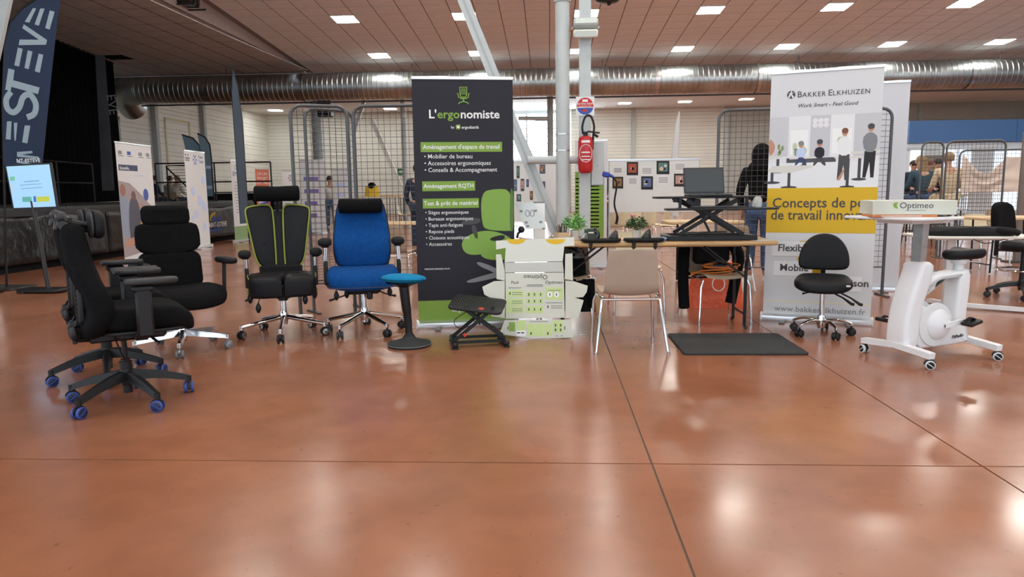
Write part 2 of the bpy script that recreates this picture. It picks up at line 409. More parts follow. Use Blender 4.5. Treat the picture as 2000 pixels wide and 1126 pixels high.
wr = struct(MB().box((26.1, 16, 2.9), (.1, 48, 5.8)).build('wall_right', 'wall_grey', smooth=False))
# ceiling lights --------------------------------------------------------
lb = MB().box((0, 0, .004), (.585, .585, .012)).build('p', 'white_emit', smooth=False); lmesh = lb.data; bpy.data.objects.remove(lb)
fb = MB()
for s_ in (-1, 1): fb.box((s_*.297, 0, .003), (.016, .61, .02)).box((0, s_*.297, .003), (.58, .016, .02))
fb = fb.build('p', 'white_satin', smooth=False); fmesh = fb.data; bpy.data.objects.remove(fb)
rows = ['far row of the front hall', 'second row from the duct']
side = ['first from the stage', 'second from the stage', 'third from the stage', 'fourth from the stage', 'fifth from the stage', 'sixth from the stage', 'rightmost one']
for j, y in enumerate(ly_front):  # rows past the second are out of view and kept for lighting
    for i, x in enumerate(lx):
        if not (-8 < x < 16): continue
        lab = 'square white ceiling light in the row next to the duct, '+side[i] if j == 0 else 'square white ceiling light in the second row from the duct, '+side[i] if j == 1 else 'square white ceiling light overhead behind the viewer'
        t = thing('ceiling_light', lab, 'ceiling light', (x, y, zc(y)-.002), 0, 'ceiling lights of the front hall'); t.rotation_euler = (-ang, 0, 0)
        link('diffuser', lmesh, None, t); link('frame', fmesh, None, t)
for i, p in enumerate([(538, 216), (655, 215), (762, 213), (1090, 206), (1220, 202), (1338, 199), (1458, 194), (1600, 190), (1730, 187)]):  # last two are added out of sight to brighten the right end
    d = ray(*p); s = .0245; z0 = 5.213-.0245*24.3; tt = (z0-.02-EYE)/(d.z-s*d.y); q = CAMP+d*tt
    t = thing('ceiling_light', 'square white ceiling light beyond the duct, %s' % ('first beside the left wall', 'second from the left wall', 'third, just left of the charcoal banner', 'fourth, behind the round column', 'fifth, right of the extinguisher sign', 'sixth, above the whiteboard', 'seventh, left of the white banner', 'eighth, added unseen behind the white banner for brightness', 'ninth, farthest to the right, added unseen for brightness')[i], 'ceiling light', q, 0, 'ceiling lights of the rear bay'); t.rotation_euler = (math.atan(s), 0, 0)
    link('diffuser', lmesh, None, t); link('frame', fmesh, None, t)
for j, y in enumerate((27.6, 31.0)):  # two added rows, unseen behind the duct, brighten the rear bay
    for i, x in enumerate(lx+[16.2, 19.3, 22.3]):
        t = thing('ceiling_light', 'square white light added unseen behind the duct to brighten the rear bay', 'ceiling light', (x, y, zc(y)-.012), 0, 'added lights hidden behind the duct'); t.rotation_euler = (math.atan(.0245), 0, 0)
        link('diffuser', lmesh, None, t); link('frame', fmesh, None, t)
# spiral duct -------------------------------------------------------------
DZ, DYY, DR = 4.56, 23.0, .415
du = thing('ventilation_duct', 'long silver spiral-seam ventilation duct running under the ceiling across the hall', 'duct', (-13.3, DYY, DZ))
L_ = 36.0; mb = MB(); prof = []
n_ = 28; pitch = .16; k = 0; xx = 0
rr = []
while xx < L_:
    for dx, dr_ in ((0, 0), (.115, 0), (.128, .012), (.147, .012)):
        rr.append([(xx+dx, (DR+dr_)*math.cos(q*2*PI/n_), (DR+dr_)*math.sin(q*2*PI/n_)) for q in range(n_)])
    xx += pitch
MB().rings(rr).build('duct_run', 'duct_metal', du)
for x in (2.4, 5.4, 8.4, 11.5, 14.4, 16.6, 19.7, 22.9, 26.0, 29): MB().rings([[(x+a, (DR+.022)*math.cos(q*2*PI/n_), (DR+.022)*math.sin(q*2*PI/n_)) for q in range(n_)] for a in (0, .11)], caps=False).build('coupling_band', 'steel', du)
el = [Vector((.12, 0, 0)), Vector((-.2, .03, -.02)), Vector((-.42, .12, -.1)), Vector((-.52, .4, -.28)), Vector((-.55, .75, -.45))]
MB().tube(spline(el, 4), DR+.02, 24).build('elbow', 'duct_metal', du)
MB().box((18, .25, -.44), (36, .06, .05)).build('duct_rail', 'dark_steel', du, smooth=False)
for x in (3, 9, 15, 21, 27, 33): MB().cyl((x, 0, DR), (x, 0, .66), .012, n=6).build('hanger_rod', 'dark_steel', du)
# ================================================================== SEATING
_cm = {}
def caster(parent, x, y, yaw, r=.03, tyre='black_plastic', hub='dark_grey', hood='black_plastic', htop=.075):
    key = (r, tyre, hub, hood, htop)
    if key not in _cm:
        h = MB(); h.cyl((0, 0, r*1.1), (0, 0, htop+.012), .0075, n=8)
        arc = [(r*.98*math.cos(a), 0, r+r*.98*math.sin(a)) for a in [R(q) for q in range(20, 181, 20)]]
        h.tube(arc, 0, sq=(.014, .014)); h.box((0, 0, r), (r*1.0, .012, r*1.0), bev=.003)
        t = MB(); w = MB()
        for s in (-1, 1):
            f = rot(90) if s > 0 else rot(90)
            t.rings([[(q*math.cos(i*PI/9), yy, r+q*math.sin(i*PI/9)) for i in range(18)] for q, yy in ((r*.8, s*.009), (r*.97, s*.010), (r, s*.013), (r, s*.024), (r*.94, s*.027), (r*.8, s*.028))], caps=False)
            w.rings([[(q*math.cos(i*PI/9), yy, r+q*math.sin(i*PI/9)) for i in range(18)] for q, yy in ((r*.82, s*.010), (r*.82, s*.026), (r*.35, s*.0285), (r*.3, s*.026), (.002, s*.026))])
        sp = MB().box((0, 0, r), (r*1.5, .0585, r*.16), Matrix.Translation((0, 0, r)) @ rot(0, 35) @ Matrix.Translation((0, 0, -r)))
        _cm[key] = [q.build('p', m_).data for q, m_ in ((h, hood), (t, tyre), (w, hub), (sp, tyre))]
        for o in [o for o in bpy.data.objects if o.name.startswith('p') and o.data in _cm[key]]: bpy.data.objects.remove(o)
    me = _cm[key]; o = link('caster', me[0], None, parent); o.location = (x, y, 0); o.rotation_euler = (0, 0, R(yaw))
    link('tyre', me[1], None, o); link('wheel', me[2], None, o); link('spoke', me[3], None, o); return o
def star(parent, m, rad, phase, hubz=.13, tipz=.085, w0=.05, w1=.03, h0=.05, h1=.028, arch=.0, cast={}, hubr=.035, cyaw=None, drop=.0, round_=False):
    for k in range(5):
        a = R(phase+72*k); c, s = math.cos(a), math.sin(a); mb = MB(); rr = []
        for t in (0, .12, .35, .6, .85, 1.0):
            q = .02+t*(rad-.02); z = hubz+(tipz-hubz)*t+arch*math.sin(PI*t); w_ = w0+(w1-w0)*t; h_ = h0+(h1-h0)*t
            if round_: ring = [(q, w_/2*math.cos(u*PI/5), z+h_/2*math.sin(u*PI/5)) for u in range(10)]
            else: ring = [(q, w_/2, z-h_/2), (q, w_/2*.55, z+h_/2), (q, -w_/2*.55, z+h_/2), (q, -w_/2, z-h_/2)]
            rr.append([(x*c-y*s, x*s+y*c, z_) for x, y, z_ in ring])
        mb.rings(rr)
        mb.cyl((rad*c*.985, rad*s*.985, tipz+h1*.4), (rad*c*.985, rad*s*.985, tipz-h1*.6-drop), w1*.5, n=10)
        mb.build('base_arm', m, parent)
        caster(parent, rad*c*.985, rad*s*.985, (cyaw[k] if cyaw else phase+72*k+40*(k % 3)), **cast)
    MB().lathe([(.002, hubz-.06), (hubr*.8, hubz-.06), (hubr, hubz-.03), (hubr, hubz+.03), (hubr*.8, hubz+.05), (.002, hubz+.05)]).build('hub', m, parent)
def bulb(mb, p, l=.07, r=.018, m=None):   # inflator bulb hanging on a rod
    mb.lathe([(.002, -l), (r*.5, -l*.93), (r, -l*.6), (r*.95, -l*.4), (r*.5, -l*.12), (r*.28, 0), (.002, 0)], 12, T(*p))
# ---- twin-wing task chair with blue castors -------------------------------
def wing_chair(label, loc, rz, phase, fwd=.085):
    t = thing('office_chair', label, 'office chair', loc, rz, 'black task chairs with blue castors')
    star(t, 'black_plastic', .335, phase-rz, hubz=.165, tipz=.092, w0=.062, w1=.036, h0=.055, h1=.034, arch=.012, cast=dict(r=.034, tyre='blue_tyre', hub='navy_hub', htop=.085))
    MB().cyl((0, 0, .06), (0, 0, .26), .026).cyl((0, 0, .25), (0, 0, .40), .015).cyl((0, 0, .2), (0, 0, .245), .034).build('gas_lift', 'black_plastic', t)
    MB().box((0, .0, .415), (.24, .26, .06), bev=.015).box((0, .16, .40), (.1, .2, .05), bev=.012).box((.1, -.05, .40), (.1, .1, .06), bev=.01).build('tilt_mechanism', 'black_plastic', t)
    lev = MB().tube(spline([(-.1, -.04, .40), (-.25, -.06, .385), (-.34, -.07, .39)], 3), [.008]*6+[.012]); lev.build('tilt_lever', 'black_plastic', t)
    MB().tube(spline([(-.06, .05, .40), (-.05, .02, .3), (-.03, .0, .25)], 3), .005, 6).build('cable', 'black_plastic', t)
    ol = smooth_poly([(-.245, .235), (-.26, 0), (-.245, -.21), (-.2, -.27), (-.05, -.285), (.05, -.285), (.2, -.27), (.245, -.21), (.26, 0), (.245, .235)])
    def sb(p):
        y = p.y; dz = -.055*max(0, (-y-.12)/.16)**2+.012*max(0, (y-.05)/.2)+.018*(p.x/.25)**2; return Vector((p.x, p.y, p.z+dz+.505))
    MB().pad(ol, .125, .05, fn=sb, dome=.01).build('seat', 'black_fabric', t)
    MB().pad([(x*.93, y*.93) for x, y in ol], .02, .008, m=T(0, 0, .445)).build('seat_pan', 'black_plastic', t)
    for s in (-1, 1):     # two pear shaped wings
        w = smooth_poly([(.01, -.30), (.1, -.32), (.22, -.28), (.285, -.17), (.268, -.03), (.2, .1), (.16, .2), (.145, .30), (.11, .335), (.02, .335), (.008, .28)], 2)
        w = [(s*x, y) for x, y in w]
        def bb(p, s=s):
            x, v, d = p.x, p.y, p.z         # v up, d toward sitter
            lumb = .055*math.exp(-((v+.12)/.13)**2); wrap = .35*max(0, abs(x)-.02)**1.6
            return Vector((x, .265-d*1.0-lumb-wrap+.09*(v+.3)*.6, .725+v))
        MB().pad(w, .115, .05, fn=bb, dome=.012).build('backrest_wing', 'black_fabric', t)
        sl = MB()
        so = MB().pad([(s*(.035+x), y) for x, y in rrect(.10, .2, .03, 3, .06, 0)], .03, .01, fn=lambda p: Vector((p.x, .285-p.z, .60+p.y))).build('lumbar_shell', 'black_plastic', t)
        for q in range(7): MB().box((s*.095, .303, .53+q*.024), (.075, .006, .008)).build('vent_rib', 'dark_grey', so, smooth=False)
        # armrest
        MB().tube([(s*.10, .02, .425), (s*.29, .02, .425), (s*.305, .02, .45)], 0, sq=(.03, .06)).box((s*.31, .0, .565), (.042, .085, .27), bev=.012).box((s*.31, .0, .70), (.05, .115, .035), bev=.01).build('arm_post', 'black_plastic', t)
        MB().pad(smooth_poly([(-.045, -.15), (.045, -.15), (.05, 0), (.04, .12), (-.04, .12), (-.05, 0)]), .034, .014, m=T(s*.305, -.03, .737)).build('arm_pad', 'dark_grey', t)
        # wing yoke and knob at the top and at the bottom
        MB().tube(spline([(s*.03, .36, 1.03), (s*.05, .33, 1.085), (s*.11, .30, 1.075)], 4), .014, 8).ell((s*.05, .335, 1.09), (.03, .03, .03)).cyl((s*.02, .33, 1.045), (s*.10, .33, 1.045), .026).build('wing_yoke', 'dark_grey', t)
        MB().tube(spline([(s*.05, .29, .50), (s*.06, .34, .47), (s*.05, .32, .41), (0, .22, .40)], 4), .014, 8).build('back_bracket', 'black_plastic', t)
        MB().ell((s*.12, .33, .455), (.024, .02, .045)).cyl((s*.12, .33, .48), (s*.1, .31, .52), .007).cyl((s*.12, .33, .42), (s*.12, .33, .4), .012).build('inflator_bulb', 'black_plastic', t)
    MB().box((0, .30, .72), (.035, .02, .62), bev=.006).build('spine', 'black_plastic', t)
    MB().tube(spline([(0, .36, 1.02), (0, .34, 1.07), (0, .24, 1.045), (0, .2, 1.04)], 4), .018, 8).build('headrest_arm', 'black_plastic', t)
    MB().pad(rrect(.30, .155, .06), .055, .025, fn=lambda p: Vector((p.x, .175-p.z-.5*p.x**2*0+.6*p.x**2*-1, 1.045+p.y))).build('headrest', 'black_leather', t)
    MB().pad(rrect(.29, .145, .055), .012, .005, fn=lambda p: Vector((p.x, .208-p.z-.6*p.x**2, 1.045+p.y))).build('headrest_shell', 'dark_grey', t)
    for o in t.children:      # seat unit sits forward of the lift
        if o.name.split('.')[0] not in ('base_arm', 'caster', 'hub', 'gas_lift', 'cable'): o.location = Vector(o.location)+Vector((0, -fwd, 0))
    return t
CA = Vector((-2.47, 3.93, 0))
wing_chair('black fabric task chair with blue castors nearest the viewer, headrest of leather', CA, 127, -105)
wing_chair('black task chair with blue castors mostly hidden behind the front one', (-2.95, 4.50, 0), 128, -131, .12)
# ---- three-cushion fabric chair on a chrome base ---------------------------
def fabric_chair():
    t = thing('office_chair', 'black fabric office chair with separate headrest, two back cushions and chrome base', 'office chair', (-2.874, 5.344, 0), 46)
    star(t, 'chrome', .35, -67-46, hubz=.135, tipz=.098, w0=.05, w1=.034, h0=.05, h1=.03, cast=dict(r=.03, tyre='mid_grey', hub='dull_steel', hood='dull_steel', htop=.085))
    MB().cyl((0, 0, .07), (0, 0, .26), .026).cyl((0, 0, .25), (0, 0, .38), .016).build('gas_lift', 'black_plastic', t)
    MB().box((0, .02, .37), (.2, .3, .06), bev=.015).box((0, .25, .38), (.08, .25, .03), bev=.01).build('tilt_mechanism', 'black_plastic', t)
    MB().tube([(.1, -.08, .37), (.22, -.1, .36), (.26, -.1, .365)], .008).build('tilt_lever', 'black_plastic', t)
    ol = smooth_poly([(-.25, .22), (-.265, -.05), (-.25, -.24), (-.16, -.30), (.16, -.30), (.25, -.24), (.265, -.05), (.25, .22)])
    MB().pad(ol, .10, .045, fn=lambda p: Vector((p.x, p.y, p.z+.445-.06*max(0, (-p.y-.1)/.2)**2+.02*(p.x/.25)**2))).build('seat', 'black_fabric', t)
    MB().pad([(x*.9, y*.9) for x, y in ol], .03, .01, m=T(0, 0, .40)).build('seat_pan', 'black_plastic', t)
    bend = lambda z0, y0: (lambda p: Vector((p.x, y0-p.z-.35*p.x**2*1.2+.10*(z0+p.y-.5), z0+p.y)))
    MB().pad(rrect(.47, .30, .07), .075, .03, fn=bend(.61, .275)).build('lower_backrest', 'black_fabric', t)
    MB().pad(smooth_poly([(-.235, -.13), (-.245, .06), (-.21, .135), (.21, .135), (.245, .06), (.235, -.13)]), .07, .03, fn=bend(.86, .265)).build('upper_backrest', 'black_fabric', t)
    MB().pad(rrect(.36, .155, .05), .075, .035, fn=bend(1.045, .26)).build('headrest', 'black_fabric', t)
    MB().box((0, .335, .72), (.07, .025, .7), m=T(0, .03, 0) @ rot(-4), bev=.008).build('spine', 'black_plastic', t)
    for s in (-1, 1):
        MB().tube([(s*.1, .02, .39), (s*.28, .02, .39), (s*.31, .01, .42), (s*.315, -.01, .66)], 0, sq=(.028, .05)).build('arm_post', 'black_plastic', t)
        MB().pad(smooth_poly([(-.045, -.16), (.045, -.16), (.06, -.02), (.045, .14), (-.045, .14), (-.055, 0)]), .045, .02, m=T(s*.315, -.04, .69), dome=.004).build('arm_pad', 'black_leather', t)
    for o in t.children:
        if o.name.split('.')[0] not in ('base_arm', 'caster', 'hub', 'gas_lift'): o.location = Vector(o.location)+Vector((0, -.10, 0))
fabric_chair()
# ---- black and lime twin-back chair ------------------------------------------
def lime_chair():
    t = thing('office_chair', 'black leather office chair with lime piping, split back and roll headrest', 'office chair', (-2.27, 5.90, 0), 22)
    star(t, 'chrome', .36, -74-23, hubz=.16, tipz=.098, w0=.045, w1=.036, h0=.04, h1=.034, cast=dict(r=.033, hub='steel', htop=.085), round_=True)
    MB().cyl((0, 0, .09), (0, 0, .33), .027).build('gas_lift', 'chrome', t)
    MB().cyl((0, 0, .30), (0, 0, .37), .04).box((0, .02, .385), (.26, .26, .05), bev=.015).add(*([[(-.2, -.1, .40), (.2, -.1, .40), (.2, .1, .40), (-.2, .1, .40), (-.09, -.06, .33), (.09, -.06, .33), (.09, .06, .33), (-.09, .06, .33)], [(0, 1, 5, 4), (1, 2, 6, 5), (2, 3, 7, 6), (3, 0, 4, 7), (4, 5, 6, 7)]])).build('tilt_mechanism', 'black_plastic', t)
    mb = MB().tube([(-.1, -.05, .385), (-.22, -.1, .35), (-.30, -.12, .33)], [.005, .005, .01]); mb.build('tilt_lever', 'black_plastic', t)
    for p, q in (((-.26, -.2, .40), .0), ((-.2, -.22, .32), .08), ((.25, -.2, .41), .0), ((.17, -.22, .37), .03)):
        mb = MB(); bulb(mb, p, .085, .023); mb.cyl(p, (p[0]*.8, -.1, .42), .004, n=6); mb.build('inflator_bulb', 'black_plastic', t)
    for s in (-1, 1):
        # thigh cushion, front bolster
        ol = smooth_poly([(s*.006, -.275), (s*.03, -.28), (s*.2, -.275), (s*.255, -.25), (s*.27, -.2), (s*.27, .02), (s*.255, .05), (s*.2, .05), (s*.12, -.05), (s*.03, -.07), (s*.006, -.06)], 1)
        MB().pad(ol, .17, .035, fn=lambda p: Vector((p.x, p.y, p.z+.455-.03*max(0, (-p.y-.12)/.18)**2)), dome=.006).build('seat_cushion', 'black_leather', t)
        MB().tube([(s*.272, -.2, .38), (s*.276, -.1, .39), (s*.272, .04, .40)], .006, 6).tube([(s*.262, -.24, .52), (s*.274, -.1, .53), (s*.268, .04, .53)], .004, 6).build('seat_piping', 'lime', t)
        # back wing
        w = smooth_poly([(.035, -.27), (.05, -.285), (.14, -.275), (.2, -.22), (.235, 0), (.268, .2), (.262, .245), (.22, .262), (.10, .275), (.055, .262), (.04, .2)], 2)
        w = [(s*x, y) for x, y in w]
        f = lambda p: Vector((p.x, .235-p.z-.30*abs(p.x)**1.5+.16*(p.y+.27)+.0, .835+p.y))
        wo = MB().pad(w, .07, .025, fn=f, dome=.012).build('backrest_wing', 'black_leather', t)
        n = len(w); MB().tube([f(Vector((x*1.0, y, .026))) for x, y in w], .0075, 6, closed=True).build('piping', 'lime', wo)
        MB().tube([(s*.15, .05, .41), (s*.27, .05, .41), (s*.275, .02, .44)], 0, sq=(.02, .04)).box((s*.278, .02, .50), (.035, .05, .17), bev=.008).build('arm_bracket', 'black_plastic', t)
        MB().cyl((s*.278, .02, .55), (s*.278, .02, .67), .013).build('arm_post', 'chrome', t)
        MB().ell((s*.287, -.02, .705), (.052, .135, .035), e=.8).box((s*.283, .0, .675), (.06, .1, .02), bev=.008).build('arm_pad', 'soft_black', t)
    MB().pad(smooth_poly([(-.26, .08), (-.22, .22), (.22, .22), (.26, .08), (.1, -.06), (-.1, -.06)]), .10, .04, m=T(0, 0, .48)).build('seat_rear', 'soft_black', t)
    MB().box((0, .24, .80), (.22, .03, .62), m=T(0, .04, 0) @ rot(-9) , bev=.01).build('back_plate', 'black_plastic', t)
    MB().box((0, .2, .53), (.36, .06, .12), bev=.02).build('lumbar_panel', 'soft_black', t)
    MB().cyl((0, .31, 1.05), (0, .27, 1.17), .012).box((0, .27, 1.15), (.11, .03, .02), bev=.006).box((0, .3, 1.12), (.05, .03, .04), bev=.006).build('headrest_arm', 'black_plastic', t)
    MB().tube([(-.19, .25, 1.205), (-.18, .25, 1.205), (-.1, .255, 1.203), (0, .26, 1.202), (.1, .255, 1.203), (.18, .25, 1.205), (.19, .25, 1.205)], [.045, .066, .067, .063, .067, .066, .045], 18).build('headrest', 'black_fabric', t)
lime_chair()
# ---- blue chair -----------------------------------------------------------------
def blue_chair():
    t = thing('office_chair', 'blue fabric office chair with black roll headrest and chrome base', 'office chair', (-1.60, 6.01, 0), 14)
    star(t, 'chrome', .335, -114-14, hubz=.17, tipz=.105, w0=.045, w1=.036, h0=.04, h1=.032, cast=dict(r=.032, tyre='dark_grey', hub='black_plastic', htop=.085), round_=True, cyaw=[90, 130, 20, 60, 95])
    MB().cyl((0, 0, .09), (0, 0, .36), .026).build('gas_lift', 'chrome', t)
    MB().box((0, .02, .385), (.30, .28, .08), bev=.03).box((.05, -.08, .34), (.05, .06, .08), bev=.01).build('tilt_mechanism', 'black_plastic', t)
    MB().tube([(-.1, -.1, .36), (-.22, -.16, .33), (-.28, -.18, .315)], [.006, .006, .011]).build('tilt_lever', 'black_plastic', t)
    MB().tube([(.1, -.1, .38), (.2, -.15, .345), (.27, -.17, .33)], [.006, .006, .011]).build('seat_lever', 'black_plastic', t)
    for p in ((-.22, -.2, .40), (-.14, -.1, .40), (.22, -.15, .41)):
        mb = MB(); bulb(mb, p, .085, .022); mb.build('inflator_bulb', 'black_plastic', t)
    ol = smooth_poly([(-.285, .2), (-.3, 0), (-.295, -.2), (-.25, -.27), (-.1, -.285), (.1, -.285), (.25, -.27), (.295, -.2), (.3, 0), (.285, .2)])
    MB().pad(ol, .15, .062, fn=lambda p: Vector((p.x, p.y, p.z+.49-.04*max(0, (-p.y-.12)/.16)**2+.018*(abs(p.x)/.28)**3)), dome=.006).build('seat', 'blue_fabric', t)
    MB().tube([(x*.985, y*.985, .424) for x, y in ol], .006, 6, closed=True).build('seat_piping', 'ink_navy', t)
    w = smooth_poly([(-.19, -.27), (-.235, -.2), (-.245, -.02), (-.215, .2), (-.19, .30), (-.13, .325), (.13, .325), (.19, .30), (.215, .2), (.245, -.02), (.235, -.2), (.19, -.27)], 2)
    f = lambda p: Vector((p.x, .215-p.z-.55*p.x**2-.045*math.exp(-((p.y+.1)/.13)**2)+.16*(p.y+.27), .815+p.y))
    MB().pad(w, .085, .036, fn=f, dome=.012).build('backrest', 'blue_fabric', t)
    MB().tube([f(Vector((x*1.004, y*1.004, -.01))) for x, y in w], .009, 6, closed=True).build('back_piping', 'ink_black', t)
    MB().pad([(x*.96, y*.96) for x, y in w], .03, .012, fn=lambda p: f(p)+Vector((0, .055, 0))).build('back_shell', 'black_plastic', t)
    MB().box((0, .26, .48), (.08, .03, .25), bev=.01).box((0, .16, .37), (.08, .22, .025), bev=.008).build('back_bracket', 'black_plastic', t)
    MB().tube([(-.19, .17, 1.09), (-.18, .17, 1.09), (-.09, .175, 1.088), (0, .178, 1.087), (.09, .175, 1.088), (.18, .17, 1.09), (.19, .17, 1.09)], [.04, .062, .064, .061, .064, .062, .04], 18).build('headrest', 'black_fabric', t)
    for s in (-1, 1):
        MB().tube([(s*.12, .05, .40), (s*.30, .05, .40), (s*.305, .03, .43)], 0, sq=(.02, .04)).box((s*.308, .02, .53), (.035, .05, .2), bev=.008).build('arm_bracket', 'black_plastic', t)
        MB().cyl((s*.305, .01, .6), (s*.295, .01, .755), .009).cyl((s*.322, .01, .6), (s*.312, .01, .755), .009).build('arm_post', 'chrome', t)
        MB().ell((s*.305, -.02, .79), (.058, .13, .036), e=.8).box((s*.303, .0, .757), (.06, .08, .025), bev=.008).build('arm_pad', 'soft_black', t)
blue_chair()
# ---- wobble stool ------------------------------------------------------------------
st = thing('perching_stool', 'round wobble stool with bright blue fabric top on black tilting post', 'stool', (-1.105, 5.46, 0))
MB().lathe([(.002, .0), (.165, .0), (.172, .012), (.17, .026), (.12, .038), (.055, .06), (.04, .085), (.002, .085)], 36).build('base', 'rubber', st)
MB().tube([(.1735*math.cos(i*PI/18), .1735*math.sin(i*PI/18), .018) for i in range(36)], .003, 6, closed=True).build('base_ring', 'mid_grey', st)
MB().tube([(0, 0, .08), (.0, 0, .10), (-.01, 0, .27), (-.012, 0, .28), (-.03, 0, .47)], [.045, .028, .033, .036, .038], 16).build('post', 'black_plastic', st)
MB().lathe([(.002, -.035), (.05, -.035), (.11, -.008), (.14, 0), (.002, 0)], 24, T(-.03, 0, .505)).build('seat_plate', 'black_plastic', st)
MB().lathe([(.002, -.01), (.11, -.005), (.16, .012), (.176, .03), (.168, .045), (.12, .06), (.05, .067), (.002, .068)], 36, T(-.03, 0, .505) @ rot(-3, 2)).build('seat', 'cyan_fabric', st)
# ---- small black swivel chair by the white banner ------------------------------------
def swivel():
    t = thing('swivel_chair', 'small black leather swivel chair with curved backrest in front of white banner', 'swivel chair', (2.235, 5.87, 0), -20)
    star(t, 'chrome', .235, -62, hubz=.115, tipz=.095, w0=.032, w1=.026, h0=.026, h1=.022, arch=.02, cast=dict(r=.03, htop=.08), round_=True, cyaw=[70, 30, 95, 10, 60])
    MB().cyl((0, 0, .07), (0, 0, .36), .02).build('gas_lift', 'chrome', t)
    MB().box((0, .03, .365), (.16, .2, .04), bev=.012).build('tilt_mechanism', 'black_plastic', t)
    for q in ((.06, .30, .30, .2), (.12, .2, .32, .24)):
        MB().tube([(q[0], -.02, .36), (q[0]+.09, -.06, .32), (q[0]+.15, -.09, .28), (q[0]+.17, -.1, .275)], [.006, .007, .013, .013], 8).build('lever', 'black_plastic', t)
    MB().tube([(-.06, -.02, .36), (-.13, -.05, .345), (-.15, -.06, .34)], [.006, .006, .009]).build('lever', 'black_plastic', t)
    ol = smooth_poly([(-.20, .17), (-.225, 0), (-.21, -.14), (-.12, -.215), (.12, -.215), (.21, -.14), (.225, 0), (.20, .17), (.1, .2), (-.1, .2)])
    MB().pad(ol, .085, .036, fn=lambda p: Vector((p.x, p.y, p.z+.425+.03*max(0, (p.y)/.2)**2-.035*max(0, (-p.y-.08)/.14)**2)), dome=.004).build('seat', 'black_leather', t)
    MB().box((.18, -.17, .432), (.03, .003, .014), m=T(.0, -.02, 0)).build('care_tag', 'white_satin', t)
    MB().tube(spline([(0, .12, .365), (0, .25, .37), (0, .27, .45), (0, .25, .62)], 4), 0, sq=(.012, .036)).build('back_bracket', 'chrome', t)
    w = smooth_poly([(-.19, -.13), (-.20, -.05), (-.17, .06), (-.1, .14), (0, .165), (.1, .14), (.17, .06), (.2, -.05), (.19, -.13), (.1, -.145), (-.1, -.145)], 2)
    MB().pad(w, .055, .024, fn=lambda p: Vector((p.x, .25-p.z-1.1*p.x**2+.12*p.y, .655+p.y)), dome=.008).build('backrest', 'black_leather', t)
swivel()
# ---- stacking shell chairs --------------------------------------------------------------
def shell_chair(label, loc, rz, m='beige_shell', group='stacking shell chairs', ribs=True):
    t = thing('stacking_chair', label, 'chair', loc, rz, group)
    # one moulded shell: front lip, seat, back (profile along y,z) lofted across x
    prof = [(-.235, .415, .19), (-.225, .437, .205), (-.15, .443, .215), (0, .43, .215), (.12, .428, .21), (.175, .45, .20), (.205, .52, .198), (.225, .62, .19), (.24, .72, .18), (.247, .765, .168), (.248, .775, .15)]
    rr = []; nx = 9
    fr, bk = [], []
    for y, z, hw in spline([Vector(p) for p in prof], 2):
        row, row2 = [], []
        for i in range(nx):
            u = -1+2*i/(nx-1); cup = .022*abs(u)**2.5; y2, z2 = (y-cup*(1 if z > .5 else .2), z+cup*(1 if z < .5 else 0))
            row.append((u*hw, y2, z2)); row2.append((u*hw, y2+.007*(1 if z > .47 else .2), z2-.008*(1 if z < .5 else .1)))
        fr.append(row); bk.append(row2)
    MB().rings([a+b[::-1] for a, b in zip(fr, bk)]).build('shell', m, t)
    for s in (-1, 1):
        MB().tube([(s*.205, -.19, .40), (s*.23, -.205, .34), (s*.245, -.22, .01)], .0105, 10).build('front_leg', 'chrome', t)
        MB().tube([(s*.19, .14, .405), (s*.215, .17, .395), (s*.265, .25, .01)], .0105, 10).build('rear_leg', 'chrome', t)
        MB().tube([(s*.205, -.19, .40), (s*.225, -.1, .415), (s*.225, .1, .415), (s*.19, .14, .405)], .0105, 10).build('side_rail', 'chrome', t)
        for q in ((s*.246, -.221), (s*.267, .253)): MB().cyl((q[0], q[1], 0), (q[0], q[1], .022), .013, n=10).build('foot_cap', 'steel', t)
    MB().cyl((-.21, .165, .398), (.21, .165, .398), .0095).build('cross_rail', 'chrome', t)
    return t
fc = shell_chair('beige plastic stacking chair with its back to the viewer at the wooden table', (.595, 5.39, 0), 180+3)
# ================================================================== BANNERS AND PRINT
def rollup(name, label, a, b, h, mprint, lean=0.0, base='alu', cat='banner', group=None, feet=True):
    """roll-up display: a, b = ground points of its base ends; returns thing, width, matrix whose XY is the print face"""
    a, b = Vector(a), Vector(b); c = (a+b)/2; d = b-a; W = d.length; rz = math.degrees(math.atan2(d.y, d.x))
    t = thing(name, label, cat, c, rz, group)
    MB().pad([(-.055, .02), (-.05, .05), (0, .072), (.05, .05), (.055, .02), (.05, .0), (-.05, .0)], W, .004, m=Matrix.Rotation(PI/2, 4, 'Y') @ Matrix.Rotation(0, 4, 'X') @ Matrix(((0, -1, 0, 0), (1, 0, 0, 0), (0, 0, 1, 0), (0, 0, 0, 1))), k=1, rows=2).build('base_cassette', base, t)
    for s in (-1, 1):
        MB().box((s*W/2, 0, .036), (.012, .115, .072), bev=.004).build('end_cap', 'white_satin', t)
        if feet: MB().box((s*W*.3, -.09, .008), (.05, .12, .016), bev=.004).build('foot', 'mid_grey', t)
    FM = rot(lean) @ T(0, -.005, .068) @ Matrix.Rotation(PI/2, 4, 'X')   # face: X right, Y up, normal toward viewer
    w = W*.965
    MB().box((0, (h-.07)/2, -.001), (w, h-.07, .0016), FM).build('printed_sheet', mprint, t, smooth=False)
    MB().box((0, h-.075, -.001), (w+.01, .03, .018), FM, bev=.004).build('top_rail', 'alu', t)
    MB().cyl((0, .03, .03), FM @ Vector((0, h-.1, -.02)), .008, n=8).build('support_pole', 'dull_steel', t)
    return t, w, h-.07, FM @ T(0, 0, .0002)
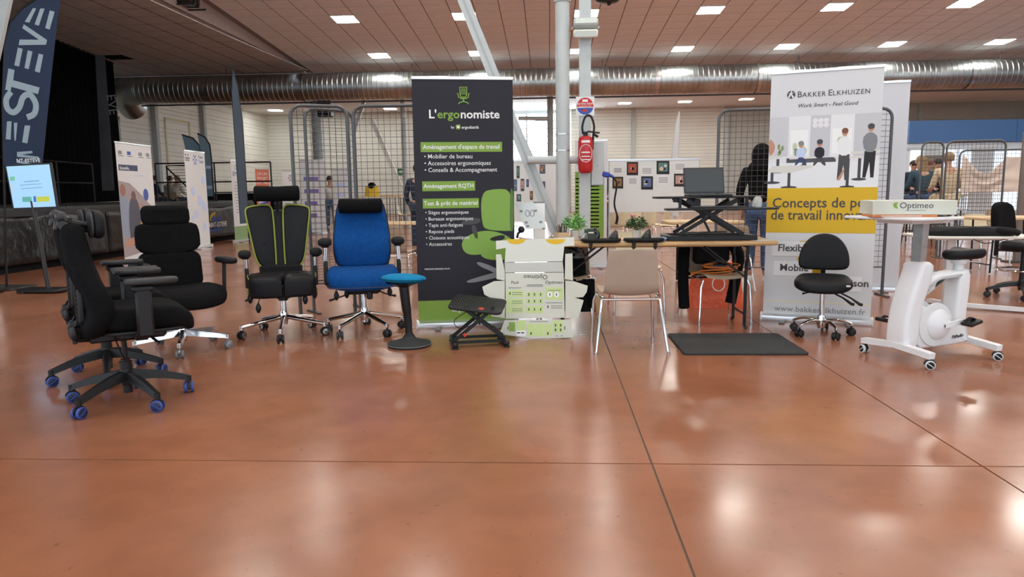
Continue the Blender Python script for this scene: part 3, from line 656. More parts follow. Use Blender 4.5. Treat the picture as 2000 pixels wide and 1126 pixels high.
# ---- charcoal banner with green bands --------------------------------------------------
a = G(815, 641); b = G(1010, 634)
BAN, W, Hh, F = rollup('rollup_banner', 'tall charcoal roll-up banner with green bands and a printed green chair', a, b, 2.17, 'ink_charcoal')
X = lambda u: -W/2+u*W
Yv = lambda v: Hh*v
# vertical measure: v=1 top .. 0 bottom of sheet
flat('print_band', rect(-W/2, 0, W/2, Yv(.085)), 'ink_green', BAN, F)
text('lettering', 'lergonomiste.fr', .052, 'ink_white', BAN, F @ T(X(.34), Yv(.035), .001), .006)
k = .0
def chair_icon(par, F, cx, cy, s, m):
    P = lambda pts: [(cx+x*s, cy+y*s) for x, y in pts]
    def band(pts, w, closed=False):
        mb = MB(); mb.tube([(cx+x*s, cy+y*s, .001) for x, y in pts], 0, sq=(w*s, w*s), closed=closed, m=F); return mb
    band([(-.28, .5), (.28, .5), (.25, -.1), (.18, -.25), (-.18, -.25), (-.25, -.1)], .08, True).build('logo_mark', m, par, smooth=False)
    for q in range(5): band([(-.2, .38-q*.1), (.2, .38-q*.1)], .045).build('logo_mark', m, par, smooth=False)
    band([(-.5, .02), (-.42, .02), (-.38, -.25), (-.2, -.36), (.2, -.36), (.38, -.25), (.42, .02), (.5, .02)], .08).build('logo_mark', m, par, smooth=False)
    band([(0, -.36), (0, -.62)], .1).build('logo_mark', m, par, smooth=False)
    band([(-.4, -.78), (-.3, -.66), (0, -.58), (.3, -.66), (.4, -.78)], .08).build('logo_mark', m, par, smooth=False)
chair_icon(BAN, F, X(.505), Yv(.935), .11, 'ink_green')
def run(parts, x0, x1, y, size, par, F, bold):
    """words set one after the other between x0 and x1"""
    objs = []; x = 0
    for tx, m_ in parts:
        o = text('lettering', tx, size, m_, par, T(x, 0, 0), bold); objs.append(o); x = max(v.co.x for v in o.data.vertices)+size*.05
    k = (x1-x0)/x
    for o in objs: o.data.transform(F @ T(x0, y, .001) @ Matrix.Diagonal((k, 1, 1, 1)))
run([("L'", 'ink_white'), ('ergo', 'ink_green'), ('nomiste', 'ink_white')], X(.155), X(.87), Yv(.838), .1, BAN, F, .02)
text('lettering', 'by', .03, 'ink_white', BAN, F @ T(X(.375), Yv(.797), .001), .01)
flat('logo_mark', rrect(.04, .04, .01, 3, X(.447), Yv(.803)), 'ink_green', BAN, F); flat('logo_mark', rrect(.022, .02, .005, 3, X(.447), Yv(.803)), 'ink_white', BAN, F, .0014)
text('lettering', 'ergodistrib', .034, 'ink_white', BAN, F @ T(X(.48), Yv(.796), .001), .015)
for (u0, u1, v, s, tx) in ((.07, .885, .722, .047, "Aménagement d'espace de travail"), (.075, .605, .563, .047, 'Aménagement RQTH'), (.075, .64, .492, .047, 'Test & prêt de matériel')):
    flat('print_band', rect(X(u0), Yv(v)-.042, X(u1), Yv(v)+.042), 'ink_green', BAN, F)
    text('lettering', tx, .053, 'ink_white', BAN, F @ T(X((u0+u1)/2), Yv(v)-.016, .001), .012, 'CENTER', sx=.93)
for i, tx in enumerate(('Mobilier de bureau', 'Accessoires ergonomiques', 'Conseils & Accompagnement')):
    text('lettering', '• '+tx, .052, 'ink_white', BAN, F @ T(X(.10), Yv(.676-.0275*i), .001), .004, sx=.97)
for i, tx in enumerate(('Sièges ergonomiques', 'Bureaux ergonomiques', 'Tapis anti-fatigues', 'Repose pieds', 'Cloisons acoustiques', 'Accessoires')):
    text('lettering', '• '+tx, .044, 'ink_white', BAN, F @ T(X(.095), Yv(.448-.0263*i), .001), .003, sx=.95)
text('lettering', 'PRENONS RENDEZ-VOUS :', .019, 'ink_white', BAN, F @ T(X(.075), Yv(.216), .001), .01)
# printed picture of the green chair
gp = mat('print_chair_green', S(126, 165, 70), .6); gd = mat('print_chair_dark', S(88, 118, 52), .6)
PP = lambda pts: smooth_poly([(X(u), Yv(v)) for u, v in pts], 2)
flat('chair_picture', PP([(.66, .535), (.80, .55), (.985, .545), (.985, .375), (.93, .372), (.72, .378), (.665, .40)]), gp, BAN, F)
flat('chair_picture', PP([(.96, .55), (.995, .55), (.995, .37), (.95, .37)]), gd, BAN, F, .0012)
flat('chair_picture', PP([(.45, .34), (.62, .375), (.8, .375), (.985, .34), (.985, .30), (.6, .27), (.47, .285)]), gp, BAN, F)
flat('chair_picture', PP([(.62, .28), (.78, .325), (.985, .325), (.985, .25), (.72, .25)]), gp, BAN, F, .0012)
flat('chair_picture', PP([(.74, .345), (.9, .36), (.9, .335), (.76, .33)]), 'ink_black', BAN, F, .0014)
flat('chair_picture', PP([(.45, .415), (.6, .432), (.66, .425), (.64, .405), (.47, .40)]), 'ink_dark', BAN, F)
flat('chair_picture', PP([(.55, .40), (.61, .40), (.63, .34), (.59, .345)]), 'ink_dark', BAN, F)
flat('chair_picture', PP([(.60, .25), (.80, .22), (.985, .16), (.985, .14), (.80, .195), (.62, .228)]), 'ink_grey', BAN, F)
flat('chair_picture', PP([(.50, .168), (.86, .205), (.985, .21), (.985, .19), (.6, .158), (.5, .156)]), 'ink_grey', BAN, F)
flat('chair_picture', PP([(.88, .25), (.94, .25), (.94, .18), (.88, .18)]), 'ink_grey', BAN, F)
# ---- white banner with the yellow band ----------------------------------------------------
a = G(1486, 624); b = G(1703, 636)
WB, W, Hh, F = rollup('rollup_banner', 'wide white roll-up banner with an office picture and a yellow band', a, b, 2.20, 'white_print', lean=0)
def X(u): return -W/2+u*W
def Yv(v): return Hh*v
flat('picture_background', rect(-W/2, Yv(.53), W/2, Yv(.82)), mat('print_pale', S(222, 222, 224), .6), WB, F)
flat('picture_background', rect(-W/2, Yv(.66), X(.18), Yv(.82)), mat('print_wall', S(200, 200, 204), .6), WB, F, .001)
for u0, u1, c in ((.18, .38, S(225, 226, 228)), (.38, .56, S(195, 196, 200)), (.56, .77, S(226, 227, 228)), (.77, 1.0, S(196, 197, 200))):
    flat('picture_background', rect(X(u0), Yv(.655), X(u1), Yv(.82)), mat('print_w%d' % int(u0*100), c, .6), WB, F, .001)
pw = mat('print_window', S(236, 238, 236), .6); pl = mat('print_foliage', S(190, 200, 170), .6)
for u0, u1 in ((.20, .36), (.58, .75)):
    flat('picture_window', rect(X(u0), Yv(.665), X(u1), Yv(.765)), pw, WB, F, .0012)
    for q in range(5): flat('picture_window', circ(X(u0+.02+rnd.random()*(u1-u0-.04)), Yv(.675+rnd.random()*.05), .02, 8, .035), pl, WB, F, .0014)
flat('picture_shelf', rect(X(.17), Yv(.633), X(.62), Yv(.652)), mat('print_sideboard', S(75, 75, 80), .6), WB, F, .0012)
flat('picture_floor', rect(-W/2, Yv(.53), W/2, Yv(.633)), mat('print_floor', S(226, 228, 230), .6), WB, F, .0011)
pt = mat('print_table', S(214, 210, 202), .6)
def tab(pts, legs, foot=.07):
    flat('picture_table', [(X(u), Yv(v)) for u, v in pts], pt, WB, F, .0016)
    for u, v0, v1 in legs:
        flat('picture_table', rect(X(u)-.012, Yv(v0), X(u)+.012, Yv(v1)), 'ink_dark', WB, F, .0015); flat('picture_table', circ(X(u), Yv(v0), foot, 10, .012), 'ink_dark', WB, F, .0015)
tab([(.0, .66), (.10, .663), (.14, .656), (.0, .648)], [(.09, .597, .65)])
tab([(.0, .605), (.05, .622), (.40, .622), (.42, .613), (.2, .592), (.0, .595)], [(.20, .533, .594), (.04, .553, .598)])
tab([(.19, .655), (.48, .656), (.50, .65), (.2, .647)], [(.33, .62, .648)], .03)
tab([(.60, .652), (.88, .655), (.89, .647), (.62, .643)], [(.73, .532, .645), (.83, .562, .645)], .06)
tab([(.74, .672), (1.0, .676), (1.0, .664), (.76, .662)], [], .05)
def fig(u, v, s, top, bot, hair, seated=False, sk='ink_skin'):
    x, y = X(u), Yv(v)
    if seated:
        flat('picture_person', smooth_poly([(x-.05*s, y-.04*s), (x+.05*s, y-.04*s), (x+.055*s, y+.06*s), (x, y+.09*s), (x-.055*s, y+.06*s)], 1), top, WB, F, .0018)
        flat('picture_person', smooth_poly([(x-.07*s, y-.13*s), (x-.03*s, y-.03*s), (x+.04*s, y-.03*s), (x+.08*s, y-.13*s), (x+.05*s, y-.13*s), (x, y-.07*s), (x-.045*s, y-.13*s)], 1), bot, WB, F, .0018)
    else:
        flat('picture_person', smooth_poly([(x-.05*s, y), (x+.05*s, y), (x+.07*s, y+.15*s), (x+.02*s, y+.2*s), (x-.03*s, y+.2*s), (x-.08*s, y+.14*s)], 1), top, WB, F, .0018)
        flat('picture_person', [(x-.05*s, y+.01), (x+.055*s, y+.01), (x+.045*s, y-.26*s), (x+.015*s, y-.26*s), (x, y-.1*s), (x-.03*s, y-.26*s), (x-.06*s, y-.26*s)], bot, WB, F, .0017)
        y += .12*s
    flat('picture_person', circ(x, y+.125*s, .03*s, 12, .04*s), sk, WB, F, .002); flat('picture_person', circ(x, y+.142*s, .033*s, 12, .03*s), hair, WB, F, .0022)
fig(.30, .665, .7, 'ink_paleblue', 'ink_navy', 'ink_grey', True); fig(.47, .665, .75, 'ink_charcoal', 'ink_dark', 'ink_dark', True)
fig(.69, .657, .80, 'ink_white', 'ink_dark', mat('print_hair', S(120, 75, 55), .6)); fig(.915, .668, .82, 'ink_grey', 'ink_black', 'ink_dark')
flat('picture_person', smooth_poly([(X(.655), Yv(.575)), (X(.69), Yv(.605)), (X(.705), Yv(.605)), (X(.67), Yv(.558)), (X(.63), Yv(.56))], 1), 'ink_skin', WB, F, .0019)
flat('picture_person', smooth_poly([(X(.0), Yv(.66)), (X(.05), Yv(.675)), (X(.06), Yv(.71)), (X(.0), Yv(.74))], 1), 'ink_skin', WB, F, .0019)
for q in range(8): flat('picture_plant', circ(X(.09+rnd.random()*.05), Yv(.668+rnd.random()*.04), .012, 7, .025), mat('print_plant', S(170, 185, 140), .6), WB, F, .0018)
for q in range(6): flat('picture_lamp', circ(X(.42+.05*(q % 3)), Yv(.80-.018*(q//3)), .022, 12), mat('print_lamp', S(225, 225, 225), .6), WB, F, .0016)
flat('print_band', rect(-W/2, Yv(.345), W/2, Yv(.53)), 'ink_yellow', WB, F, .002)
flat('logo_mark', circ(X(.19), Yv(.908), .034, 24), 'ink_dark', WB, F)
for pts in ([(-.025, -.02), (-.012, -.028), (.008, .03), (0, .033)], [(.012, -.03), (.024, -.022), (.002, .012), (-.003, .0)], [(-.03, .012), (.0, .005), (.03, .018), (0, .014)]):
    flat('logo_mark', [(X(.19)+x, Yv(.908)+y) for x, y in pts], 'ink_white', WB, F, .0016)
def smallcaps(x, y, s, words, par, F, m, u=.78):
    for wd in words:
        o = text('lettering', wd[0], s, m, par, F @ T(x, y, .001), .004); x += max(v.co.x for v in o.data.vertices)-min(v.co.x for v in o.data.vertices)+s*.10
        o = text('lettering', wd[1:], s*u, m, par, F @ T(x, y, .001), .004, space=1.12); x += max(v.co.x for v in o.data.vertices)-min(v.co.x for v in o.data.vertices)+s*.22
smallcaps(X(.245), Yv(.896), .072, ['BAKKER', 'ELKHUIZEN'], WB, F, 'ink_dark')
text('lettering', 'Work Smart - Feel Good', .046, 'ink_dark', WB, F @ T(X(.52), Yv(.855), .001), .006, 'CENTER', shear=.25)
text('lettering', 'Concepts de poste', .122, 'ink_dark', WB, F @ T(X(.05), Yv(.45), .0025), .012, sx=.95)
text('lettering', 'de travail innovants', .122, 'ink_dark', WB, F @ T(X(.04), Yv(.40), .0025), .012, sx=.93)
for u, v, tx, uu in ((.12, .268, 'Flexible', .34), (.145, .185, 'Mobile', .36), (.50, .128, 'A la Maison', .97)):
    text('lettering', tx, .088, 'ink_dark', WB, F @ T(X(u), Yv(v), .0025), .016)
    flat('print_band', rect(X(u)-.05, Yv(v)-.05, X(u)+.36, Yv(v)-.046), mat('print_line', S(200, 200, 200), .6), WB, F)
    flat('print_band', rect(X(u)-.05, Yv(v)-.045, X(u)+.36, Yv(v)+.085), 'ink_white', WB, F)
for v in (.292, .232): flat('print_band', [(X(.30), Yv(v)), (X(.42), Yv(v)), (X(.45), Yv(v+.02)), (X(.33), Yv(v+.02))], 'ink_yellow', WB, F, .0005)
flat('print_band', [(X(.46), Yv(.20)), (X(.66), Yv(.20)), (X(.66), Yv(.225)), (X(.52), Yv(.225)), (X(.44), Yv(.15)), (X(.34), Yv(.15)), (X(.34), Yv(.132)), (X(.46), Yv(.132))], 'ink_yellow', WB, F, .0012)
flat('print_band', [(X(.38), Yv(.225)), (X(.46), Yv(.225)), (X(.52), Yv(.18)), (X(.47), Yv(.165)), (X(.44), Yv(.205))], 'ink_yellow', WB, F, .0012)
flat('print_band', rect(-W/2, Yv(.052), W/2, Yv(.056)), mat('print_cream', S(235, 222, 180), .6), WB, F)
text('lettering', 'www.bakkerelkhuizen.fr', .072, 'ink_grey', WB, F @ T(X(.53), Yv(.012), .001), .003, 'CENTER', space=1.05)
# ---- unprinted white banner standing behind it -------------------------------------------------
a = G(1665, 582); b = G(1762, 590)
rollup('rollup_banner', 'blank pale grey roll-up banner half hidden behind the wire panel', G(1600, 566), G(1756, 569), 2.36, mat('grey_print', (.60, .62, .66), .55))
# ---- row of narrow banners along the stage -----------------------------------------------------
def narrow(label, a, b, h, m, lean=0): return rollup('rollup_banner', label, a, b, h, m, lean, group='banners along the stage')
t, W, Hh, F = narrow('white banner with a photograph of people working, leftmost before the stage', G(243, 518), G(312, 505), 2.12, 'white_print')
X = lambda u: -W/2+u*W; Yv = lambda v: Hh*v
for i, u in enumerate((.06, .3, .62, .84)): flat('logo_mark', rect(X(u), Yv(.90), X(u+.1), Yv(.93)), 'ink_blue' if i == 1 else 'ink_grey', t, F); flat('logo_mark', rect(X(u), Yv(.885), X(u+.14), Yv(.892)), 'ink_grey', t, F)
flat('print_band', rect(X(.04), Yv(.765), X(.56), Yv(.815)), 'ink_navy', t, F); text('lettering', 'Ensemble,', .075, 'ink_white', t, F @ T(X(.07), Yv(.775), .001), .01)
text('lettering', 'pour le travail', .055, 'ink_paleblue', t, F @ T(X(.45), Yv(.72), .001), .0, shear=.3)
pm = lambda n, *c: mat('print_'+n, S(*c), .6)
flat('photo_print', [(X(.0), Yv(.03)), (X(.6), Yv(.06)), (X(.98), Yv(.32)), (X(.9), Yv(.45)), (X(.55), Yv(.58)), (X(.3), Yv(.66)), (X(.0), Yv(.68))], pm('people_bg', 160, 148, 150), t, F)
flat('photo_print', smooth_poly([(X(.0), Yv(.2)), (X(.22), Yv(.2)), (X(.28), Yv(.5)), (X(.1), Yv(.56)), (X(.0), Yv(.55))]), pm('shirt', 140, 150, 170), t, F, .001)
flat('photo_print', smooth_poly([(X(.18), Yv(.12)), (X(.5), Yv(.12)), (X(.55), Yv(.45)), (X(.4), Yv(.56)), (X(.22), Yv(.5))]), pm('suit', 75, 75, 88), t, F, .0012)
flat('photo_print', smooth_poly([(X(.48), Yv(.16)), (X(.8), Yv(.2)), (X(.95), Yv(.36)), (X(.7), Yv(.40)), (X(.52), Yv(.36))]), pm('mustard', 196, 150, 80), t, F, .0014)
for u, v, r_ in ((.1, .60, .09), (.38, .55, .075), (.62, .44, .07), (.78, .38, .055)): flat('photo_print', circ(X(u), Yv(v), r_, 14, r_*1.2), pm('face%d' % int(u*100), *((150, 105, 90), (110, 78, 70), (175, 125, 100), (165, 120, 105))[int(u*4) % 4]), t, F, .0016)
flat('photo_print', smooth_poly([(X(.05), Yv(.1)), (X(.5), Yv(.16)), (X(.6), Yv(.22)), (X(.3), Yv(.2)), (X(.05), Yv(.16))]), 'ink_skin', t, F, .0018)
flat('print_disc', circ(X(.74), Yv(.56), .09, 20, .11), 'ink_blue', t, F, .002)
t, W, Hh, F = narrow('white banner with pale blue dots and a blue star emblem beside the stage', G(372, 489), G(412, 482), 2.16, 'white_print')
X = lambda u: -W/2+u*W; Yv = lambda v: Hh*v
for q in range(6): flat('logo_mark', [(X(.5)+.1*math.cos(R(60*q+d))*l, Yv(.91)+.12*math.sin(R(60*q+d))*l) for d, l in ((-14, .3), (-10, 1), (10, 1), (14, .3))], 'ink_blue', t, F)
text('lettering', 'France\nTravail', .1, 'ink_blue', t, F @ T(X(.68), Yv(.93), .001), .006, sx=.8)
for i, c in enumerate(('ink_blue', 'ink_white', 'ink_red')): flat('logo_mark', rect(X(.05+.05*i), Yv(.945), X(.10+.05*i), Yv(.965)), c, t, F)
text('lettering', 'RÉPUBLIQUE\nFRANÇAISE', .045, 'ink_dark', t, F @ T(X(.04), Yv(.915), .001), .01, sx=.8)
for u, v, r_ in ((.3, .58, .1), (.85, .7, .09), (.6, .48, .12), (.4, .34, .1), (.8, .42, .12), (.75, .2, .09), (.2, .3, .06)): flat('print_disc', circ(X(u), Yv(v), r_, 18), 'ink_paleblue', t, F)
flat('print_disc', circ(X(.4), Yv(.5), .06, 14), pm('peach', 232, 215, 200), t, F)
t, W, Hh, F = narrow('white banner lettered in two blue lines with a green grass foot', G(459, 474), G(485, 470), 2.05, 'white_print')
X = lambda u: -W/2+u*W; Yv = lambda v: Hh*v
text('lettering', 'CAP\nEMPLOI', .16, 'ink_navy', t, F @ T(X(.5), Yv(.885), .001), .0, 'CENTER')
for q in range(11): flat('print_lines', rect(X(.22), Yv(.72-.038*q), X(.55+.3*rnd.random()), Yv(.72-.038*q)+.016), 'ink_grey', t, F)
flat('print_band', rect(-W/2, 0, W/2, Yv(.17)), pm('grass', 130, 160, 110), t, F)
a = G(503, 462); t, W, Hh, F = narrow('orange and red banner with a blue slanted title, between two white banners', G(505, 458), G(532, 456), 1.95, pm('orange_banner', 205, 112, 85))
X = lambda u: -W/2+u*W; Yv = lambda v: Hh*v
for q in range(3): text('lettering', ('J’AI UN', 'PROJET', 'TOUT NEUF')[q], .12, 'ink_white', t, F @ T(X(.5), Yv(.9-.07*q), .001), .0, 'CENTER')
flat('print_band', [(X(.15), Yv(.45)), (X(.9), Yv(.5)), (X(.9), Yv(.62)), (X(.2), Yv(.57))], 'ink_paleblue', t, F); flat('print_band', [(X(.2), Yv(.42)), (X(.95), Yv(.47)), (X(.95), Yv(.5)), (X(.2), Yv(.45))], 'ink_blue', t, F, .0012)
flat('print_band', rect(-W/2, 0, W/2, Yv(.25)), pm('amber', 225, 170, 90), t, F)
t, W, Hh, F = narrow('white banner with a faint star emblem beside the wire panel', G(556, 456), G(583, 454), 1.9, 'white_print')
X = lambda u: -W/2+u*W; Yv = lambda v: Hh*v
for q in range(6): flat('logo_mark', [(X(.62)+.09*math.cos(R(60*q+d))*l, Yv(.88)+.11*math.sin(R(60*q+d))*l) for d, l in ((-14, .3), (-10, 1), (10, 1), (14, .3))], 'ink_navy', t, F)
flat('print_band', rect(X(.1), Yv(.6), X(.9), Yv(.65)), pm('pink', 225, 190, 200), t, F)
for q in range(4): flat('print_lines', rect(X(.12), Yv(.5-.05*q), X(.6), Yv(.5-.05*q)+.03), 'ink_grey', t, F)
flat('photo_print', rect(X(.05), Yv(.05), X(.95), Yv(.28)), pm('photo', 150, 150, 165), t, F)
# green and white banner behind the column
t, W, Hh, F = rollup('rollup_banner', 'white banner with a green text panel seen between the column and the post', PY(1122, 520, 11.0)*Vector((1, 1, 0)), PY(1186, 520, 11.0)*Vector((1, 1, 0)), 1.95, 'white_print')
X = lambda u: -W/2+u*W; Yv = lambda v: Hh*v
flat('print_band', rect(X(-.0), Yv(.2), X(.9), Yv(.75)), 'ink_green', t, F)
text('lettering', 'dr', .14, mat('ink_leaf', S(90, 150, 60), .6), t, F @ T(X(.04), Yv(.80), .001), .0)
for q in range(15): flat('print_lines', rect(X(.02), Yv(.69-.03*q), X(.75), Yv(.69-.03*q)+.02), 'ink_lightgreen', t, F)
# ================================================================== THE STAND'S TABLE AND WHAT IS ON IT
def fold_table(label, x0, x1, y0, y1, z=.76, group=None, legs=((.2, 0), (-.38, 0)), full=True, rz=0):
    cx, cy = (x0+x1)/2, (y0+y1)/2; w, d = x1-x0, y1-y0
    t = thing('folding_table', label, 'table', (cx, cy, 0), rz, group)
    MB().pad(rrect(w, d, .07), .036, .012, m=T(0, 0, z-.018), k=2).build('tabletop', 'wood', t)
    MB().box((0, 0, z-.05), (w-.5, .06, .03)).build('cross_batten', 'wood', t, smooth=False)
    for off, _ in legs:
        X_ = (-w/2+off) if off > 0 else (w/2+off); s = 1 if off > 0 else -1
        for q in (-1, 1):
            a = d/2-.1
            MB().tube(spline([(X_, q*a, z-.04), (X_, q*a, z-.16), (X_+s*.0, q*(a-.03), z-.24), (X_, q*(a-.03), .10), (X_, q*(a-.03), .03), (X_-s*.0, q*(a+.0), .014), (X_, q*(a+.02), .014)], 4), .014, 8).build('leg', 'black_plastic', t)
            if full: MB().tube([(X_+s*.36, q*(a-.03), z-.04), (X_, q*(a-.03), z-.32)], .009, 6).build('leg_brace', 'black_plastic', t)
        MB().cyl((X_, -d/2+.13, .12), (X_, d/2-.13, .12), .01, n=8).build('leg_stretcher', 'black_plastic', t)
        MB().cyl((X_, -d/2+.1, z-.05), (X_, d/2-.1, z-.05), .012, n=8).build('leg_bar', 'black_plastic', t)
    return t
TZ = .76
fold_table('light wooden folding table with black legs carrying the laptop riser and plants', -.14, 1.93, 6.02, 6.66, legs=((.26, 0), (-.24, 0)))
def onT(px, Y): p = PY(px, 465, Y); return Vector((p.x, Y, TZ))
# ---- sit-stand riser ---------------------------------------------------------------
RY = 6.36
rs = thing('desk_riser', 'black sit-stand desk riser with crossed arms raised on the wooden table', 'desk riser', (1.40, RY, TZ))
for s in (-1, 1): MB().box((0, s*.19, .022), (.76, .04, .044), bev=.006).build('base_rail', 'black_plastic', rs)
for s in (-1, 1):
    MB().box((s*.36, 0, .022), (.05, .36, .04), bev=.006).build('base_rail', 'black_plastic', rs)
    for q in (-1, 1):
        y = q*.15+s*.012
        MB().bar((-s*.27, y, .05), (s*.22, y, .345), .018, .032).build('lift_arm', 'black_plastic', rs, smooth=False)
    MB().bar((s*.1, .05, .26), (s*.3, .05, .36), .018, .03).build('support_strut', 'black_plastic', rs, smooth=False)
MB().cyl((-.005, -.17, .19), (-.005, .17, .19), .012).build('pivot_bar', 'black_plastic', rs)
MB().cyl((.02, .0, .06), (-.1, .0, .3), .011).build('gas_spring', 'dark_grey', rs)
MB().box((-.12, .02, .31), (.06, .3, .09), bev=.006).build('tray_bracket', 'black_plastic', rs)
MB().pad(smooth_poly([(-.47, .2), (-.47, -.13), (-.38, -.2), (-.12, -.2), (-.05, -.15), (.14, -.15), (.2, -.2), (.38, -.2), (.47, -.13), (.47, .2)], 1), .018, .006, m=T(-.0, 0, .368), k=2).build('upper_tray', 'black_plastic', rs)
MB().pad(rrect(.93, .20, .06), .016, .006, m=T(.04, -.30, .272), k=2).build('keyboard_tray', 'black_plastic', rs)
for s in (-1, 1): MB().box((s*.28, -.2, .318), (.02, .03, .1)).box((s*.28, -.2, .275), (.02, .16, .012)).build('tray_hanger', 'black_plastic', rs, smooth=False)
MB().box((-.3, -.16, .345), (.06, .05, .035), bev=.005).build('release_lever', 'black_plastic', rs)
# laptop
lp = thing('laptop', 'open dark grey laptop with a blank screen on top of the desk riser', 'laptop', (1.385, RY-.06, TZ+.3775), 4)
MB().pad(rrect(.36, .24, .015), .016, .004, m=T(0, 0, .008), k=2).build('laptop_base', 'dark_grey', lp)
MB().box((0, -.01, .0165), (.30, .1, .002)).build('keyboard', 'black_plastic', lp, smooth=False)
LM = T(0, .115, .016) @ rot(78)
MB().pad(rrect(.36, .235, .012, cy=.12), .008, .003, m=LM, k=2).build('laptop_lid', 'dark_grey', lp)
MB().box((0, .122, .0046), (.335, .2, .001), LM).build('screen', mat('screen_off', (.045, .05, .05), .25), lp, smooth=False)
kb = MB().box((0, 0, .008), (.44, .13, .014), bev=.004).build('keyboard', 'dark_grey'); kb.location = (1.42, RY-.30, TZ+.281); tag(kb, 'slim dark keyboard lying on the lower tray of the desk riser', 'keyboard')
def mouse(label, p, rz, m='dark_grey', sc=1.0, tall=.062):
    t = thing('vertical_mouse', label, 'mouse', p, rz, 'computer mice', sc)
    MB().rings([[(x*w_+lean, y, z) for x, y in ((.034*math.cos(i*PI/8), .052*k*math.sin(i*PI/8)) for i in range(16))] for z, w_, k, lean in ((0, 1.0, 1, 0), (.008, 1.05, 1.03, 0), (tall*.45, .8, .9, .006), (tall*.8, .5, .7, .014), (tall, .22, .4, .018))]).build('mouse_body', m, t)
    MB().box((.012, -.035, tall*.62), (.004, .012, .008), bev=.0015).build('scroll_wheel', 'steel', t)
    return t
mouse('rounded dark mouse with shiny edge at the right end of the lower riser tray', (1.73, RY-.30, TZ+.281), 30, 'dull_steel', 1.15, .08)
# forearm supports clamped to the table edge
for i, (px, lab) in enumerate(((1174, 'black clamped forearm support at table edge, the left one near the cardboard'), (1258, 'black clamped forearm support at table edge, the right one beside the riser'))):
    p = onT(px, 6.06); t = thing('forearm_support', lab, 'arm support', (p.x, 6.075, TZ), 0, 'forearm supports')
    MB().pad(smooth_poly([(-.16, .08), (-.178, 0), (-.14, -.09), (0, -.10), (.14, -.09), (.178, 0), (.16, .08), (0, .06)]), .026, .012, m=T(0, -.01, .02), k=3).build('pad', 'soft_black', t)
    for s in (-1, 1) if i == 1 else (-1,):
        MB().box((s*.09, -.055, -.0), (.03, .02, .06), bev=.004).box((s*.09, -.045, -.045), (.03, .05, .012), bev=.003).cyl((s*.09, -.035, -.075), (s*.09, -.035, -.04), .008, n=8).build('clamp', 'black_plastic', t)
mouse('silver-grey vertical mouse at the left end of the table beside the plant', onT(1139, 6.28), -20, 'dull_steel', 1.1)
mouse('grey vertical mouse in the middle of the left forearm support', onT(1198, 6.07)+Vector((0, 0, .034)), 10, 'dark_grey', 1.1)
mouse('dark vertical mouse resting on the right forearm support', onT(1262, 6.07)+Vector((0, 0, .034)), -10, 'dark_grey', 1.2)
jn = MB().tube(spline([(0, 0, .034), (.005, 0, .07), (-.01, 0, .10), (-.018, .0, .125)], 4), [.022]*4+[.02]*4+[.014]*4+[.007], 10).build('joystick_grip', 'black_gloss'); jn.location = onT(1166, 6.07); tag(jn, 'black fin shaped hand grip standing on the left forearm support', 'grip')
# keys
ks = MB().tube([(.012*math.cos(i*PI/6), .012*math.sin(i*PI/6), .004) for i in range(12)], .0015, 5, closed=True).build('keys', 'dark_grey'); ks.location = onT(1218, 6.22); tag(ks, 'small bunch of keys lying between the two forearm supports', 'keys')
MB().box((.03, .0, .003), (.05, .008, .003)).build('key', 'steel', ks, smooth=False); MB().box((.02, .02, .005), (.04, .008, .003), rot(0, 0, 40)).build('key', 'steel', ks, smooth=False)
# plants
def plant(label, p, pot, m, r, h, pm='terracotta_white', n=90, flower=False):
    t = thing('potted_plant', label, 'potted plant', p, 0, 'plants on the wooden table')
    pr, ph = pot; MB().lathe([(.002, 0), (pr*.88, 0), (pr, ph), (pr*.9, ph), (pr*.86, ph*.85), (.002, ph*.85)], 24).build('pot', pm, t)
    MB().lathe([(.002, 0), (pr*.85, 0), (.002, .004)], 12, T(0, 0, ph*.86)).build('soil', mat('soil', (.03, .02, .015), .9), t)
    lm = MB().add([(0, 0, 0), (.008, .014, .002), (0, .034, -.003), (-.008, .014, .002), (0, .014, .004)], [(0, 1, 4), (1, 2, 4), (2, 3, 4), (3, 0, 4), (0, 3, 2, 1)]).build('p', m); me = lm.data; bpy.data.objects.remove(lm)
    for i in range(14):
        a = rnd.random()*2*PI; q = rnd.random()**.5; tip = Vector((r*q*math.cos(a), r*q*math.sin(a), ph+h*(.95-.55*q*q)))
        sm_ = MB().tube([(0, 0, ph*.8), tip*.6+Vector((0, 0, ph*.3)), tip], .0016, 4); sm_.build('stem', m, t)
    for i in range(n):
        a = rnd.random()*2*PI; q = rnd.random()**.45; zz = ph+.02+rnd.random()*h*(1.02-.62*q*q)
        o = link('leaf', me, None, t); o.location = (r*q*math.cos(a)*.92, r*q*math.sin(a)*.92, zz); o.rotation_euler = (rnd.uniform(-.6, .9), rnd.uniform(-.4, .4), a-PI/2); k_ = rnd.uniform(.85, 1.5); o.scale = (k_, k_, k_)
    if flower:
        for i in range(9):
            a = rnd.random()*2*PI; o = MB().ell((-.03+.02*math.cos(a), .01*math.sin(a), ph+h*.95+rnd.random()*.03), (.009, .009, .007), 8, 5).build('flower', mat('pink_petal', (.6, .14, .25), .6), t)
plant('bright green bushy plant in a short white pot beside the pencil box', onT(1122, 6.42), (.04, .085), mat('leaf_bright', (.16, .42, .10), .6, var=.3, vscale=40), .10, .13, n=290)
plant('dark green plant with pink flowers in a white pot, middle of the table', onT(1243, 6.35), (.041, .085), 'leaf_dark', .08, .11, n=240, flower=True)
